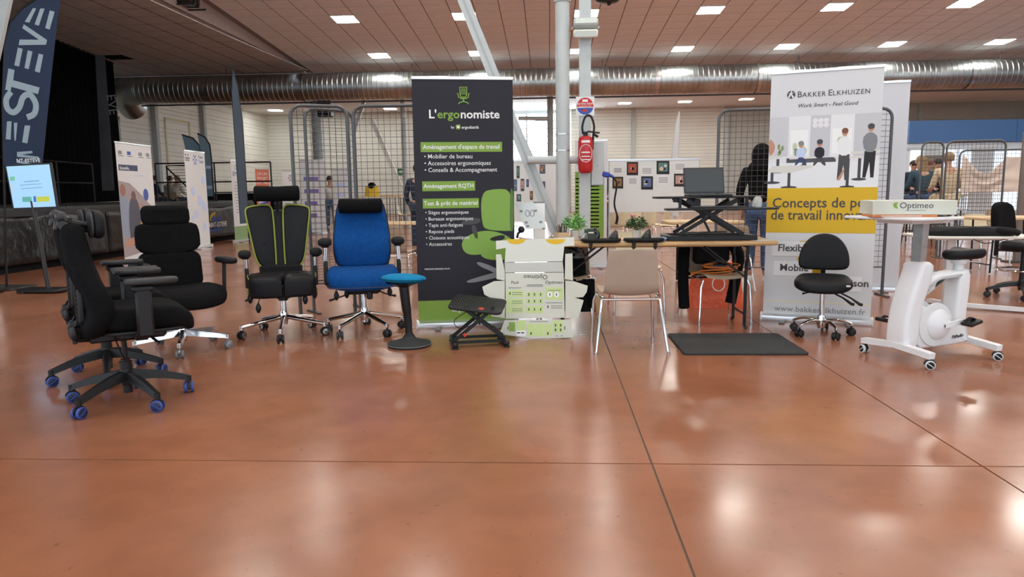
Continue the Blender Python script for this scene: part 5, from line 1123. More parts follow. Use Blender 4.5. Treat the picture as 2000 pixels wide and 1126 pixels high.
jb = thing('junction_box', 'grey electrical cabinet fixed to the post behind the extinguisher', 'electrical box', (px_+.165, CY+.1, at(1165, 320, CY).z))
MB().box((0, 0, 0), (.17, .14, .56), bev=.006).build('cabinet', 'grey_paint', jb); MB().box((0, -.072, .0), (.155, .006, .53), bev=.002).build('door', 'light_grey_paint', jb); MB().box((.0, -.077, -.02), (.012, .006, .02)).build('lock', 'dull_steel', jb, smooth=False)
pg = thing('power_plug', 'blue power plug with black cable hanging beside the electrical box', 'plug', (at(1183, 345, CY).x, CY+.05, at(1183, 345, CY).z))
MB().box((0, 0, .03), (.11, .07, .07), rot(0, 12), bev=.015).cyl((.04, 0, .03), (.1, 0, .0), .02, n=10).build('plug_body', mat('plug_blue', (.02, .05, .35), .4), pg)
MB().tube(spline([(.1, 0, 0), (.15, 0, -.1), (.12, 0, -.35), (.16, 0, -.52), (.15, .02, -.62)], 6), [.012]*18+[.018]*6+[.03], 8).build('cable', 'black_plastic', pg)
sp_ = thing('projector', 'black projector hung under the ceiling at the upper edge of the view', 'projector', (at(330, 0, 16).x, 16, at(330, 10, 16).z))
MB().box((.05, 0, .1), (1.1, .5, .25), bev=.05).build('projector_body', 'black_gloss', sp_)
for x in (-.45, -.1, .65): MB().box((x, 0, .05), (.04, .04, .26)).build('cage_post', 'black_plastic', sp_, smooth=False)
MB().box((.1, -.26, -.05), (1.2, .03, .03)).box((.1, .26, -.05), (1.2, .03, .03)).build('cage_rail', 'black_plastic', sp_, smooth=False)
MB().cyl((0, 0, .2), (0, 0, 5.27-sp_.location.z), .03, n=8).build('drop_rod', 'black_plastic', sp_)
s2 = thing('spotlight', 'black spotlight just below the top edge right of the post', 'spotlight', (at(1187, -8, 10).x, 10, at(1187, -6, 10).z))
MB().ell((0, 0, 0), (.17, .12, .08), e=.7).cyl((.0, 0, -.04), (.02, -.03, -.1), .03, n=10).build('lamp_housing', 'black_plastic', s2); MB().cyl((0, 0, 0), (0, 0, zc(10)-s2.location.z), .02, n=8).build('drop_rod', 'black_plastic', s2)
cb1 = thing('wire_rope', 'thin pale cable stretched below the stage ceiling', 'cable', (0, 0, 0)); MB().tube([at(285, -4, 13.8), at(445, 70, 17.2), at(600, 137, 22.6)], .012, 5).build('rope', 'light_grey_paint', cb1)
# ================================================================== WIRE DISPLAY PANELS
_wm = {}
def wire_panel(label, a, b, h, step=.058, zb=.32, group='wire display panels', pm='mesh_wire', thin=.0022, full=True, foot=True):
    a, b = Vector(a), Vector(b); d = b-a; W = d.length
    t = thing('display_grid', label, 'wire panel', (a.x, a.y, 0), math.degrees(math.atan2(d.y, d.x)), group); r_ = .02
    arc = [(.0, 0, 0), (0, 0, h-.1)]+[(.1-.1*math.cos(R(q)), 0, h-.1+.1*math.sin(R(q))) for q in (22, 45, 68, 90)]
    path = arc+[(W-x, y, z) for x, y, z in arc[::-1]]
    MB().tube(path, .017, 8).build('panel_frame', pm, t)
    MB().cyl((0, 0, zb), (W, 0, zb), .008, n=6).build('bottom_bar', pm, t)
    nv = int(W/step); nh = int((h-zb)/step)
    if full:
        for kind, n, L_ in (('v', nv, h-zb), ('h', nh, W)):
            key = (kind, round(L_, 2), thin, pm)
            if key not in _wm:
                o = (MB().cyl((0, 0, 0), (0, 0, L_), thin, n=4) if kind == 'v' else MB().cyl((0, .003, 0), (L_, .003, 0), thin, n=4)).build('p', pm); _wm[key] = o.data; bpy.data.objects.remove(o)
            for i in range(1, n):
                o = link('wire', _wm[key], None, t); o.location = (W*i/n, 0, zb) if kind == 'v' else (0, 0, zb+(h-zb)*i/n)
    else:
        mb = MB()
        for i in range(1, nv): mb.cyl((W*i/nv, 0, zb), (W*i/nv, 0, h), thin, n=3)
        for i in range(1, nh): mb.cyl((0, 0, zb+(h-zb)*i/nh), (W, 0, zb+(h-zb)*i/nh), thin, n=3)
        mb.build('wire_grid', pm, t, smooth=False)['kind'] = 'stuff'
    if foot:
        for x in ([0, W] if foot is True else [0] if foot == 1.5 else [W]): MB().box((x, 0, .008), (.04, .3, .016), bev=.003).build('foot', pm, t)
    return t
P1, P2 = G(588, 618), G(702, 612)
wire_panel('wire grid panel angled behind the lime-piped chair', P1, P2+Vector((-.04, 0, 0)), 2.03, foot=1.5)
wire_panel('wire grid panel behind the blue chair, running behind the charcoal banner', P2+Vector((.02, 0, 0)), P2+Vector((1.15, .02, 0)), 2.03)
wire_panel('wire grid panel set close behind the angled one, farther from the viewer', P1+Vector((.05, .25, 0)), P2+Vector((-.1, .42, 0)), 2.03)
yR = 8.0
wire_panel('wire grid panel with the person standing behind it, left of the white banner', (at(1404, 400, yR).x, yR+.1, 0), (at(1404, 400, yR).x+.97, yR, 0), 2.05, foot=1.5)
wire_panel('wire grid panel showing at the right edge of the white banner', (at(1404, 400, yR).x+1.02, yR, 0), (G(1722, 577).x, G(1722, 577).y, 0), 2.03)
# ================================================================== STAGE AND LEFT SIDE
SX = -8.5; SH = 1.03
sg_ = struct(MB().box((SX-3.6, 13.2, SH/2-.06), (7.2-.1, 14.0-.1, SH-.1)).build('stage', 'stage_black', smooth=False))
for j in range(7): MB().box((SX-3.6, 7.2+j*2.0, SH-.02), (7.2, 1.985, .04)).build('deck_board', 'stage_floor', sg_, smooth=False)
MB().box((SX+.01, 13.2, SH-.09), (.05, 14.0, .10)).build('deck_edge', 'dark_grey', sg_, smooth=False)
for j in range(4):   # vinyl skirt sheets, slack between their ties
    y0_, y1_ = 6.3+j*3.47, 6.3+(j+1)*3.47-.03; rr = []
    rows_ = []
    for k in range(9):
        z = .13+(SH-.26)*k/8
        rows_.append([Vector((SX+.05+.06*noise.noise(Vector((y0_+(y1_-y0_)*i/24*.9, z*2.2, j)))*(1-abs(k-4)/8), y0_+(y1_-y0_)*i/24, z+(.03*math.sin(i*PI/6) if k == 8 else 0))) for i in range(25)])
    vs_ = [p for r_ in rows_ for p in r_]; fs_ = [(a*25+i, a*25+i+1, (a+1)*25+i+1, (a+1)*25+i) for a in range(8) for i in range(24)]
    o = MB().add(vs_, fs_); o = o.build('skirt_sheet', 'vinyl', sg_); sd = o.modifiers.new('thick', 'SOLIDIFY'); sd.thickness = .004
# emblem on the skirt sheet between two banners
SK = Matrix.Translation((SX+.13, at(430, 430, 17.6).y, 0)) @ Matrix(((0, 0, 1, 0), (1, 0, 0, 0), (0, 1, 0, 0), (0, 0, 0, 1)))
flat('emblem', smooth_poly([(-.25, .66), (-.05, .72), (.0, .78), (-.28, .74), (-.38, .6), (-.3, .52)], 1), 'ink_yellow', sg_, SK); flat('emblem', rect(-.3, .55, .3, .63), 'ink_blue', sg_, SK); flat('emblem', rect(-.4, .3, .3, .36), 'ink_blue', sg_, SK, .001); flat('emblem', circ(-.45, .36, .06), 'ink_red', sg_, SK)
text('lettering', 'SAINT-ESTEVE', .17, 'ink_white', sg_, SK @ T(.02, .40, .001), .02, 'CENTER')
# curtains: pleated black drapes
def curtain(label, a, b, z0, z1, m='curtain', amp=.025, n=60):
    a, b = Vector((*a, 0)), Vector((*b, 0)); d = (b-a); N = Vector((-d.y, d.x, 0)).normalized(); rr = []
    t = thing('stage_curtain', label, 'curtain', a)
    for z in (z0, (z0+z1)/2, z1):
        f = [d*(i/n)+N*amp*math.sin(i*1.7) for i in range(n+1)]; rr.append([(p.x, p.y, z) for p in f]+[(p.x+N.x*.02, p.y+N.y*.02, z) for p in f[::-1]])
    MB().rings(rr).build('drape', m, t); MB().cyl((0, 0, z1-.03), (d.x, d.y, z1-.03), .025, n=6).build('rail', 'black_plastic', t); return t
curtain('tall black pleated stage curtain beside the white wall', (-11.9, 13.0), (-13.3, 21.85), SH+.005, 5.255, n=120)
curtain('black stage curtain behind the tall blue flag at the left edge', (-11.85, 12.9), (-10.8, 7.5), SH+.005, 5.255, n=80)
hs = thing('hanging_banner', 'narrow grey translucent banner hanging on the black stage curtain', 'banner', (-12.55, 19.0, 0))
hp = [(186, 108), (205, 108), (224, 372), (200, 372)]; hy = 19.0
hpp = [(at(x, y, hy)-Vector((-12.55, 19.0, 0))) for x, y in hp]
MB().prism([(p.x, p.z) for p in hpp], 0, .006, XZ).build('banner_cloth', mat('grey_cloth', (.075, .075, .085), .8, var=.25, vscale=1.5), hs, smooth=False)
text('lettering', 'EVE', .34, 'ink_grey', hs, T(hpp[0].x+.22, -.008, (at(195, 185, hy)).z) @ rot(0, 85) @ XZ, .0)
flat('print_band', [(p.x, p.z) for p in [at(x, y, hy)-Vector((-12.55, 19.0, 0)) for x, y in ((198, 272), (206, 268), (208, 275), (202, 277))]], 'ink_yellow', hs, T(0, -.001, 0) @ XZ)
# rails on the stage
def railing(label, pts, hh=1.05, group='black rails on the stage'):
    t = thing('stage_railing', label, 'railing', (pts[0][0], pts[0][1], SH)); o = Vector((*pts[0], 0)); P = [Vector((*p, 0))-o for p in pts]
    t['group'] = group
    for p in P: MB().cyl(p, p+Vector((0, 0, hh)), .022, n=8).build('post', 'black_plastic', t)
    for z in (hh, hh*.5): MB().tube([p+Vector((0, 0, z)) for p in P], .02, 8).build('rail', 'black_plastic', t)
    return t
YR_ = 19.6
railing('black two-rail railing in front of the curtain at the back of the stage', [(-12.0, 15.0), (-12.35, 17.5), (-12.6, 19.3)])
railing('black two-rail railing along the far end of the stage', [(at(305, 350, YR_).x, YR_), (at(420, 350, YR_).x, YR_), (at(530, 350, YR_).x, YR_)])
sr = thing('stair_railing', 'black sloping stair railing behind the pale dotted banner', 'railing', (at(306, 350, YR_).x+.15, YR_+.3, SH)); 
MB().tube([(0, 0, 1.0), (.0, 0, .95), (.75, 0, .2), (.75, 0, 0)], .022, 8).build('rail', 'black_plastic', sr); MB().tube([(0, 0, .0), (0, 0, 1.0), (.55, 0, 1.0)], .022, 8).build('rail', 'black_plastic', sr)
for k in range(9): MB().cyl((.05+k*.03, 0, .88-k*.08), (1.4, 0, .88-k*.08), .006, n=4).build('wire', 'mesh_wire', sr)
# big feather flag with lettering up its length
QY = 9.0
fg = thing('feather_flag', 'tall dark blue feather flag lettered upward in pale grey at the left edge', 'flag', (at(20, 300, QY).x, QY, 0)); of = Vector(fg.location)
def fp(pts): return [((at(x, y, QY)-of).x, (at(x, y, QY)).z) for x, y in pts]
MB().prism(fp([(8, 322), (6, 200), (10, 90), (22, 45), (45, 18), (80, -6), (120, -14), (112, 40), (100, 150), (90, 250), (83, 320)]), -.003, .003, XZ).build('flag_cloth', mat('flag_navy', S(30, 46, 72), .8, var=.1, vscale=2), fg, smooth=False)
q_ = fp([(12, 560), (6, 322), (4, 200), (8, 88), (20, 42), (44, 14), (80, -10), (120, -18)]); MB().tube([(x, .012, max(z, 0)) for x, z in q_], .014, 8).build('flag_pole', 'black_plastic', fg)
MB().box((q_[0][0], 0, .012), (.5, .5, .024), bev=.005).build('flag_foot', 'dark_grey', fg)
c8 = lambda pts: [(x*.1776, y*.1776) for x, y in pts]; c1 = lambda pts: [(x*.355, y*.355) for x, y in pts]
lm_ = mat('flag_letter', S(150, 168, 176), .7)
for pts in (c8([(550, 115), (603, 130), (548, 325), (500, 310)]), c8([(445, 95), (492, 95), (430, 283), (383, 270)]), c8([(365, 90), (400, 95), (325, 250), (275, 240)]),
            c8([(265, 268), (520, 440), (508, 492), (208, 497), (218, 435), (430, 437), (247, 310)]),
            c8([(200, 523), (252, 537), (212, 733), (160, 718)]), c8([(308, 553), (360, 567), (318, 762), (272, 748)]), c8([(428, 590), (478, 602), (440, 800), (385, 783)]),
            c8([(95, 752), (162, 770), (148, 882), (438, 962), (420, 1035), (128, 955), (120, 1000), (60, 985)]),
            c1([(40, 667), (65, 667), (60, 768), (33, 765)]), c1([(78, 675), (97, 675), (88, 775), (80, 770)]), c1([(137, 690), (168, 690), (152, 788), (123, 783)]),
            c1([(95, 835), (178, 830), (180, 842), (120, 850), (215, 862), (215, 872), (95, 862)]), c1([(95, 885), (180, 900), (180, 908), (95, 895)])):
    flat('lettering', fp(pts), lm_, fg, T(0, -.0035, 0) @ XZ)
sp2 = [(p[0], -.0042, p[1]) for p in fp(c1([(150, 645), (190, 625), (198, 570), (165, 520), (128, 535), (108, 590), (75, 618), (42, 596), (36, 545), (62, 505)]))]
MB().tube(spline(sp2, 4), 0, sq=(.075, .002)).build('lettering', lm_, fg, smooth=False)
text('lettering', 'NT-ESTEVE', .066, 'ink_white', fg, T(fp([(33, 317)])[0][0], -.005, fp([(33, 317)])[0][1]) @ XZ, .02)
# far feather flags
def feather(label, px, pyt, pyb, Y, w, m, base=0):
    t = thing('feather_flag', label, 'flag', (at(px, pyb, Y).x, Y, base), 0, 'small feather flags by the stage'); o = Vector((t.location.x, 0, 0)); zt_ = at(px, pyt, Y).z-base; zb_ = max(at(px, pyb, Y).z-base, .1)
    H_ = zt_-zb_; out = [(0, zb_), (0, zb_+H_*.6), (-.05*w, zb_+H_*.82), (-.4*w, zb_+H_*.94), (-w, zb_+H_), (-.82*w, zb_+H_*.7), (-.62*w, zb_)]
    MB().prism(out, -.004, .004, XZ).build('flag_cloth', m, t, smooth=False)
    MB().tube([(0, 0, 0)]+[(x, 0, z) for x, z in out[:5]], .018, 8).build('flag_pole', 'black_plastic', t); MB().box((0, 0, .01), (.4, .4, .02)).build('flag_foot', 'dark_grey', t, smooth=False)
    for k in range(4): flat('print_band', rect(-.5*w, zb_+H_*(.12+.16*k), -.1*w, zb_+H_*(.17+.16*k)), 'ink_grey' if k % 2 else 'ink_paleblue', t, T(0, -.0045, 0) @ XZ)
ff = mat('flag_steel', S(112, 134, 148), .75)
feather('steel blue feather flag, the left of the two on the stage end', 399, 262, 383, 19.2, .50, ff, SH)
feather('slimmer steel blue feather flag, the right of the two on the stage end', 418, 260, 383, 18.6, .33, ff, SH)
tf = thing('feather_flag', 'tall dark flag seen edge-on in front of the duct', 'flag', (at(472, 330, 17).x, 17.2, 0), 86)
o_ = Vector(tf.location); zt_ = at(453, 137, 17.2).z
MB().prism([(0, .5), (.0, zt_*.7), (-.12, zt_*.9), (-.30, zt_), (-.42, zt_*.85), (-.40, .5)], -.01, .01, XZ).build('flag_cloth', mat('flag_dark', S(50, 66, 84), .75), tf, smooth=False)
MB().tube([(0, 0, 0), (0, 0, zt_*.7), (-.12, 0, zt_*.9), (-.30, 0, zt_)], .016, 8).build('flag_pole', 'black_plastic', tf)
tf2 = thing('folded_flag', 'pale grey furled flag standing beside the whiteboard against the back wall', 'flag', (at(1320, 300, 16).x, 16, 0))
MB().rings([[(x+.09*s*math.cos(i*PI/4), .06*s*math.sin(i*PI/4), z) for i in range(8)] for x, s, z in ((0, .9, .6), (-.02, 1, 1.2), (-.02, .9, at(1320, 300, 16).z), (.03, .55, at(1325, 240, 16).z), (.06, .12, at(1327, 217, 16).z))]).build('flag_cloth', mat('pale_cloth', (.55, .57, .58), .8), tf2)
MB().cyl((0, 0, 0), (.05, 0, at(1327, 218, 16).z), .015, n=8).build('flag_pole', 'light_grey_paint', tf2)
# monitor on a stand
mo = thing('monitor', 'lit portrait monitor with a pale blue page on a dark stand by the stage', 'monitor', (at(62, 560, 8.6).x, 8.6, 0)); om = Vector(mo.location)
def mp(pts): return [((at(x, y, 8.6)-om).x, at(x, y, 8.6).z) for x, y in pts]
MB().prism(mp([(8, 322), (97, 317), (111, 407), (24, 410)]), -.05, -.012, XZ).build('monitor_case', 'black_plastic', mo, smooth=False)
scr = mat('screen_page', S(150, 195, 228), .4, emit=.2)
MB().prism(mp([(11, 325), (95, 320.5), (108, 403), (26, 406)]), -.012, -.010, XZ).build('screen', scr, mo, smooth=False)
for pts, c in (([(42, 384.5), (60, 384), (61, 394), (43, 394)], S(90, 170, 160)), ([(70, 384), (95, 383), (96, 393), (72, 394)], S(190, 200, 60)), ([(64, 383), (69, 383), (70, 394), (65, 394)], S(50, 110, 180)), ([(18, 345), (27, 344), (28, 352), (19, 353)], S(110, 190, 150)), ([(18, 360), (27, 359), (28, 372), (20, 373)], S(170, 205, 230)), ([(38, 361), (80, 358), (80, 359), (38, 362)], S(90, 140, 190)), ([(40, 368), (82, 365), (82, 366), (40, 369)], S(90, 140, 190)), ([(45, 354), (75, 352), (75, 353.4), (45, 355.4)], S(90, 140, 190))):
    MB().prism(mp(pts), -.010, -.009, XZ).build('screen_print', mat('scr%d' % int(c[0]*999+c[2]*99), c, .4, emit=.12), mo, smooth=False)
MB().cyl((.2, .03, .03), (.1, .03, 1.15), .025, n=10).build('stand_post', 'dark_grey', mo); MB().box((.15, .03, .03), (.55, .3, .04), bev=.01).build('stand_base', 'black_plastic', mo); MB().lathe([(.002, 0), (.03, 0), (.03, .03), (.002, .03)], 10, T(-.05, -.1, 0)).build('stand_foot', 'black_plastic', mo)
ws = thing('folded_stand', 'white folded tripod stand with a black foot at the left edge', 'stand', (at(18, 560, 8.9).x+.02, 8.55, 0)); ow = Vector(ws.location)
wp = lambda x, y: Vector(((at(x, y, 8.9)-ow).x, 0, at(x, y, 8.9).z))
for a_, b_, w_ in (((7, 440), (18, 505), .05), ((14, 425), (26, 500), .04), ((21, 430), (30, 500), .035)): MB().bar(wp(*a_), wp(*b_), .05, w_).build('stand_tube', 'white_satin', ws, smooth=False)
MB().bar(wp(21, 500), wp(27, 530), .07, .09).build('stand_clamp', 'white_satin', ws, smooth=False); MB().cyl(wp(26, 528), wp(26, 556), .014, n=8).build('stand_rod', 'steel', ws); MB().box((0, -.02, .05), (.26, .3, .10), bev=.03).build('stand_foot', 'black_plastic', ws)
# ================================================================== BACKGROUND OF THE FAIR
# exhibition whiteboard with pictures
def board(label, Y, px0, px1, pyt, pyb, photos, sheets, foot_py, cat='display board'):
    a = at(px0, pyb, Y); x0, x1 = a.x, at(px1, pyb, Y).x; zt, zb = at((px0+px1)/2, pyt, Y).z, at((px0+px1)/2, pyb, Y).z
    t = thing('display_board', label, cat, ((x0+x1)/2, Y, 0)); W = x1-x0; o = Vector(t.location)
    MB().box((0, 0, (zt+zb)/2), (W, .03, zt-zb), bev=.004).build('board_sheet', mat('board_white', (.74, .76, .74), .4), t)
    MB().box((0, 0, zt+.012), (W+.03, .045, .024)).build('top_rail', 'alu', t, smooth=False)
    for s in (-1, 1):
        MB().cyl((s*W/2, 0, .03), (s*W/2, 0, zt), .016, n=8).build('leg', 'light_grey_paint', t); MB().cyl((s*W/2, -.3, .02), (s*W/2, .3, .02), .016, n=8).build('foot', 'light_grey_paint', t)
        for q in (-1, 1): MB().lathe([(.002, -.02), (.02, -.02), (.02, .0), (.002, .0)], 8, T(s*W/2, q*.28, .02)).build('foot_pad', 'black_plastic', t)
    F_ = T(0, -.0165, 0) @ XZ; pt = lambda x, y: ((at(x, y, Y)-o).x, at(x, y, Y).z)
    for i, (u0, v0, u1, v1) in enumerate(photos):
        flat('photo_print', [pt(u0, v1), pt(u1, v1), pt(u1, v0), pt(u0, v0)], 'ink_black' if cat == 'display board' and u1-u0 > 15 else pm('panel_ph%d' % (i % 4), *((60, 66, 90), (80, 70, 75), (70, 95, 130), (95, 105, 125))[i % 4]), t, F_, .001)
        m_ = .14; uu, vv = u1-u0, v1-v0; c = [(170, 80, 50), (90, 130, 120), (150, 110, 60), (90, 110, 150), (190, 150, 140), (70, 100, 160), (120, 80, 80)][i % 7]
        flat('photo_print', [pt(u0+uu*m_, v1-vv*.2), pt(u1-uu*m_, v1-vv*.2), pt(u1-uu*m_, v0+vv*m_), pt(u0+uu*m_, v0+vv*m_)], pm('ph%d%d%d' % c, *c), t, F_, .0016)
        for k in range(3):
            cu, cv = u0+uu*rnd.uniform(.3, .7), v0+vv*rnd.uniform(.35, .62); p = pt(cu, cv); r_ = (pt(u1, v0)[0]-pt(u0, v0)[0])*rnd.uniform(.08, .16)
            flat('photo_print', circ(p[0], p[1], r_, 8), pm('blot%d' % k, *((220, 190, 160), (40, 45, 60), (200, 205, 215))[k]), t, F_, .0022)
    for (u0, v0, u1, v1) in sheets:
        flat('text_sheet', [pt(u0, v1), pt(u1, v1), pt(u1, v0), pt(u0, v0)], 'ink_white', t, F_, .001)
        for k in range(6): flat('text_line', [pt(u0+2, v0+3+k*(v1-v0-5)/6+.9), pt(u1-2, v0+3+k*(v1-v0-5)/6+.9), pt(u1-2, v0+3+k*(v1-v0-5)/6), pt(u0+2, v0+3+k*(v1-v0-5)/6)], 'ink_grey', t, F_, .0016)
    return t
board('large whiteboard with framed photographs and text sheets behind the table', 11.4, 1190, 1363, 313, 414, [(1224, 316, 1246, 342), (1282, 314, 1307, 340), (1196, 345, 1217, 368), (1252, 344, 1275, 370), (1316, 339, 1337, 364)], [(1197, 325, 1216, 339), (1252, 325, 1274, 342), (1317, 317, 1339, 334), (1226, 345, 1245, 362), (1284, 343, 1306, 360)], 517)
board('white panel with small tall pictures seen left of the round column', 11.9, 984, 1087, 316, 432, [(996, 323, 1002, 347), (1009, 324, 1015, 348), (1054, 321, 1065, 339), (1003, 350, 1010, 373), (1017, 349, 1024, 373), (1028, 350, 1033, 365), (1054, 354, 1065, 372), (996, 377, 1004, 393), (1009, 379, 1018, 393), (1035, 373, 1041, 390)], [], 515, 'picture panel')
# background tables and chairs
def far_table(label, px, Y, w, d=.7, z=.75, rz=0, leg='black_plastic'):
    t = thing('folding_table', label, 'table', (at(px, 400, Y).x, Y, 0), rz, 'tables farther back')
    MB().pad(rrect(w, d, .06), .035, .012, m=T(0, 0, z-.018), k=2).build('tabletop', 'wood_light', t)
    for s in (-1, 1):
        for q in (-1, 1): MB().tube([(s*(w/2-.2), q*(d/2-.1), z-.03), (s*(w/2-.2), q*(d/2-.13), .012)], .014, 6).build('leg', leg, t)
        MB().cyl((s*(w/2-.2), -d/2+.13, .12), (s*(w/2-.2), d/2-.13, .12), .01, n=6).build('leg_stretcher', leg, t)
    return t
far_table('pale wooden table directly behind the desk riser', 1372, 9.25, .95, .6, .80)
far_table('wooden table with black legs behind the electrical box', 1172, 14.0, .7, .6, 1.0)
far_table('cream wooden table seen through the wire panel beside the blue chair', 800, 10.4, 1.2, .6, .77)
far_table('high pale table with a yellow bag far behind the wire panels', 720, 24.5, 2.4, .8, 1.08)
far_table('small high table far behind the right wire panel near the exit sign', 772, 25.5, .9, .7, 1.12)
far_table('wooden table at the right edge behind the black drafting chair', 1975, 10.2, 1.1, .7, .77)
far_table('pale wooden table where the seated group gathers at the right', 1812, 16.0, 1.5, .8, 1.02)
shell_chair('tan shell chair seen through the wire panel right of the blue chair', (at(772, 470, 9.1).x, 9.1, 0), 175, 'tan_shell', 'chairs farther back')
shell_chair('tan shell chair tucked at the table behind the desk riser', (at(1425, 470, 8.55).x, 8.56, 0), 175, 'tan_shell', 'chairs farther back')
shell_chair('cream shell chair beside the far table near the exit sign', (at(786, 420, 24).x, 24.4, 0), 90, 'cream_shell', 'chairs farther back')
shell_chair('cream shell chair at the right edge under the wooden table', (at(1942, 440, 10.7).x, 10.9, 0), 10, 'cream_shell', 'chairs farther back')
shell_chair('wooden-toned shell chair by the draped sheet at far right', (at(1968, 400, 12.7).x, 12.75, 0), 5, 'tan_shell', 'chairs farther back')
for i, px in enumerate((1203, 1228, 1254, 1284, 1312)):
    shell_chair('cream chair whose legs show under the whiteboard, %s' % ('beside its left leg', 'second from its left leg', 'in its middle behind the flowers', 'fourth from its left leg', 'nearest the desk riser')[i], (at(px, 430, 15+.6*(i % 2)).x, 15+.6*(i % 2), 0), 180+20*i, 'cream_shell', 'chairs farther back')
yb_ = thing('yellow_bag', 'yellow and black bag standing on the far high table', 'bag', (at(727, 378, 24.4).x, 24.4, 1.08)); crumple(.5, .3, .36, 4).build('bag_body', 'yellow', yb_); MB().ell((0, -.02, .36), (.14, .13, .12)).build('bag_flap', 'black_fabric', yb_)
xs_ = thing('exit_sign', 'green emergency exit sign on the back wall', 'exit sign', (at(781, 335, 39.8).x, 39.968, at(781, 335, 39.8).z)); MB().box((0, 0, 0), (.36, .04, .36), bev=.01).build('sign_box', mat('exit_green', (.02, .16, .08), .5), xs_); flat('arrow', [(-.1, -.03), (.02, -.03), (.02, -.09), (.12, 0), (.02, .09), (.02, .03), (-.1, .03)], 'ink_white', xs_, T(0, -.021, 0) @ XZ)
# dark skirted barrier beyond the stage
bt = thing('covered_table', 'low black-covered table with rails beyond the end of the stage', 'table', (at(465, 375, 22.5).x, 22.5, 0)); MB().box((0, 0, .62), (2.6, .7, 1.24), bev=.02).build('table_cover', 'stage_black', bt); MB().cyl((-1.3, -.36, 1.27), (1.3, -.36, 1.27), .02, n=6).build('rail', 'dark_grey', bt)
# ---- right side: blue fascia, daylit glazing, grids, sheet, white rail
BY = 22.0
pw_ = struct(MB().box(((at(1770, 300, BY).x+25.9)/2, BY, 1.22), (25.9-at(1770, 300, BY).x, .1, 2.44)).build('wall_partition', mat('partition_white', (.62, .68, .72), .5), smooth=False))
for i in range(5):
    w_ = (25.9-at(1770, 300, BY).x)/5; MB().box((at(1770, 300, BY).x+w_*(i+.5), BY-.03, 2.75+.03), (w_-.01, .14, .64)).build('fascia_panel', mat('fascia_blue', S(70, 112, 165), .5), pw_, smooth=False)
MB().box((at(1819, 330, BY).x, BY-.06, 1.05), (.62, .03, 2.1)).build('doorway_panel', mat('door_shade', (.20, .19, .16), .6), pw_, smooth=False)  # dark colour stands in for the shade inside the door opening
gw = struct(MB().box((at(1790, 330, BY).x, BY-.07, 2.3), (1.1, .06, .06)).build('window_2', 'light_grey_paint', smooth=False))
dg_ = mat('daylit_glass_low', (.70, .82, .92), .1, emit=.45)
for px in (1786, 1850, 1880, 1950, 1975): MB().box((at(px, 340, BY).x, BY-.065, 1.35), (.36, .02, 1.8)).build('pane', dg_, gw, smooth=False)
YG = 12.2
wire_panel('narrow wire grid panel before the seated group at the right', (at(1800, 400, YG).x, YG+.1, 0), (at(1842, 400, YG).x, YG+.1, 0), at(1820, 277, YG).z, pm='mesh_wire', thin=.003, group='wire display panels at the right')
wire_panel('wide wire grid panel in front of the draped sheet at the right', (at(1847, 400, YG).x, YG+.08, 0), (at(1948, 400, YG).x, YG-.1, 0), at(1900, 275, YG).z, thin=.003, group='wire display panels at the right')
wire_panel('farther wire grid panel that carries the draped sheet', (at(1868, 400, 13.4).x, 13.4, 0), (at(1994, 400, 13.4).x, 13.3, 0), at(1930, 293, 13.4).z, step=.07, thin=.003, group='wire display panels at the right')
pe = thing('panel_post', 'brown upright post of a panel at the extreme right edge', 'post', (at(1994, 400, 11.5).x, 11.5, 0)); MB().box((0, 0, 1.0), (.09, .06, 2.0), bev=.005).build('post_body', mat('brown_grey', (.16, .13, .11), .6), pe); MB().box((0, 0, .01), (.3, .3, .02)).build('post_foot', 'dark_grey', pe, smooth=False)
ch = thing('draped_sheet', 'crumpled cream sheet hung sagging on the farther wire panel', 'sheet', (at(1930, 400, 13.3).x, 13.27, 0)); zt = at(1930, 293, 13.3).z
Wd = at(1990, 400, 13.3).x-at(1870, 400, 13.3).x; fr_, bk_ = [], []
rr = []
for k in range(13):
    row = []
    for s_, seq in ((1, range(21)), (-1, range(20, -1, -1))):
        for i in seq:
            u = i/20; top = zt-.08-.34*math.sin(PI*min(1, u*1.35))**1.2*(u < .74)-.05*(u >= .74); z = top+(at(1930, 375, 13.3).z-top)*k/12
            row.append((-Wd/2+Wd*u, -.03+.05*noise.noise(Vector((u*4, k*.35, 1)))+s_*-.004, z))
    rr.append(row)
MB().rings(rr).build('sheet_cloth', mat('sheet_cream', (.66, .55, .47), .85, var=.15, vscale=2), ch)
wf = thing('white_barrier', 'white slatted barrier glowing below the draped sheet at the right', 'barrier', (at(1900, 395, 13.9).x, 13.9, 0)); Wf = at(1940, 395, 13.9).x-at(1868, 395, 13.9).x
for z in (at(1900, 374, 13.9).z, .75): MB().cyl((-Wf/2, 0, z), (Wf/2, 0, z), .018, n=6).build('rail', 'white_satin', wf)
for i in range(17): MB().cyl((-Wf/2+Wf*i/16, 0, 0 if i in (0, 16) else .75), (-Wf/2+Wf*i/16, 0, at(1900, 374, 13.9).z), .014, n=6).build('bar', 'white_satin', wf)
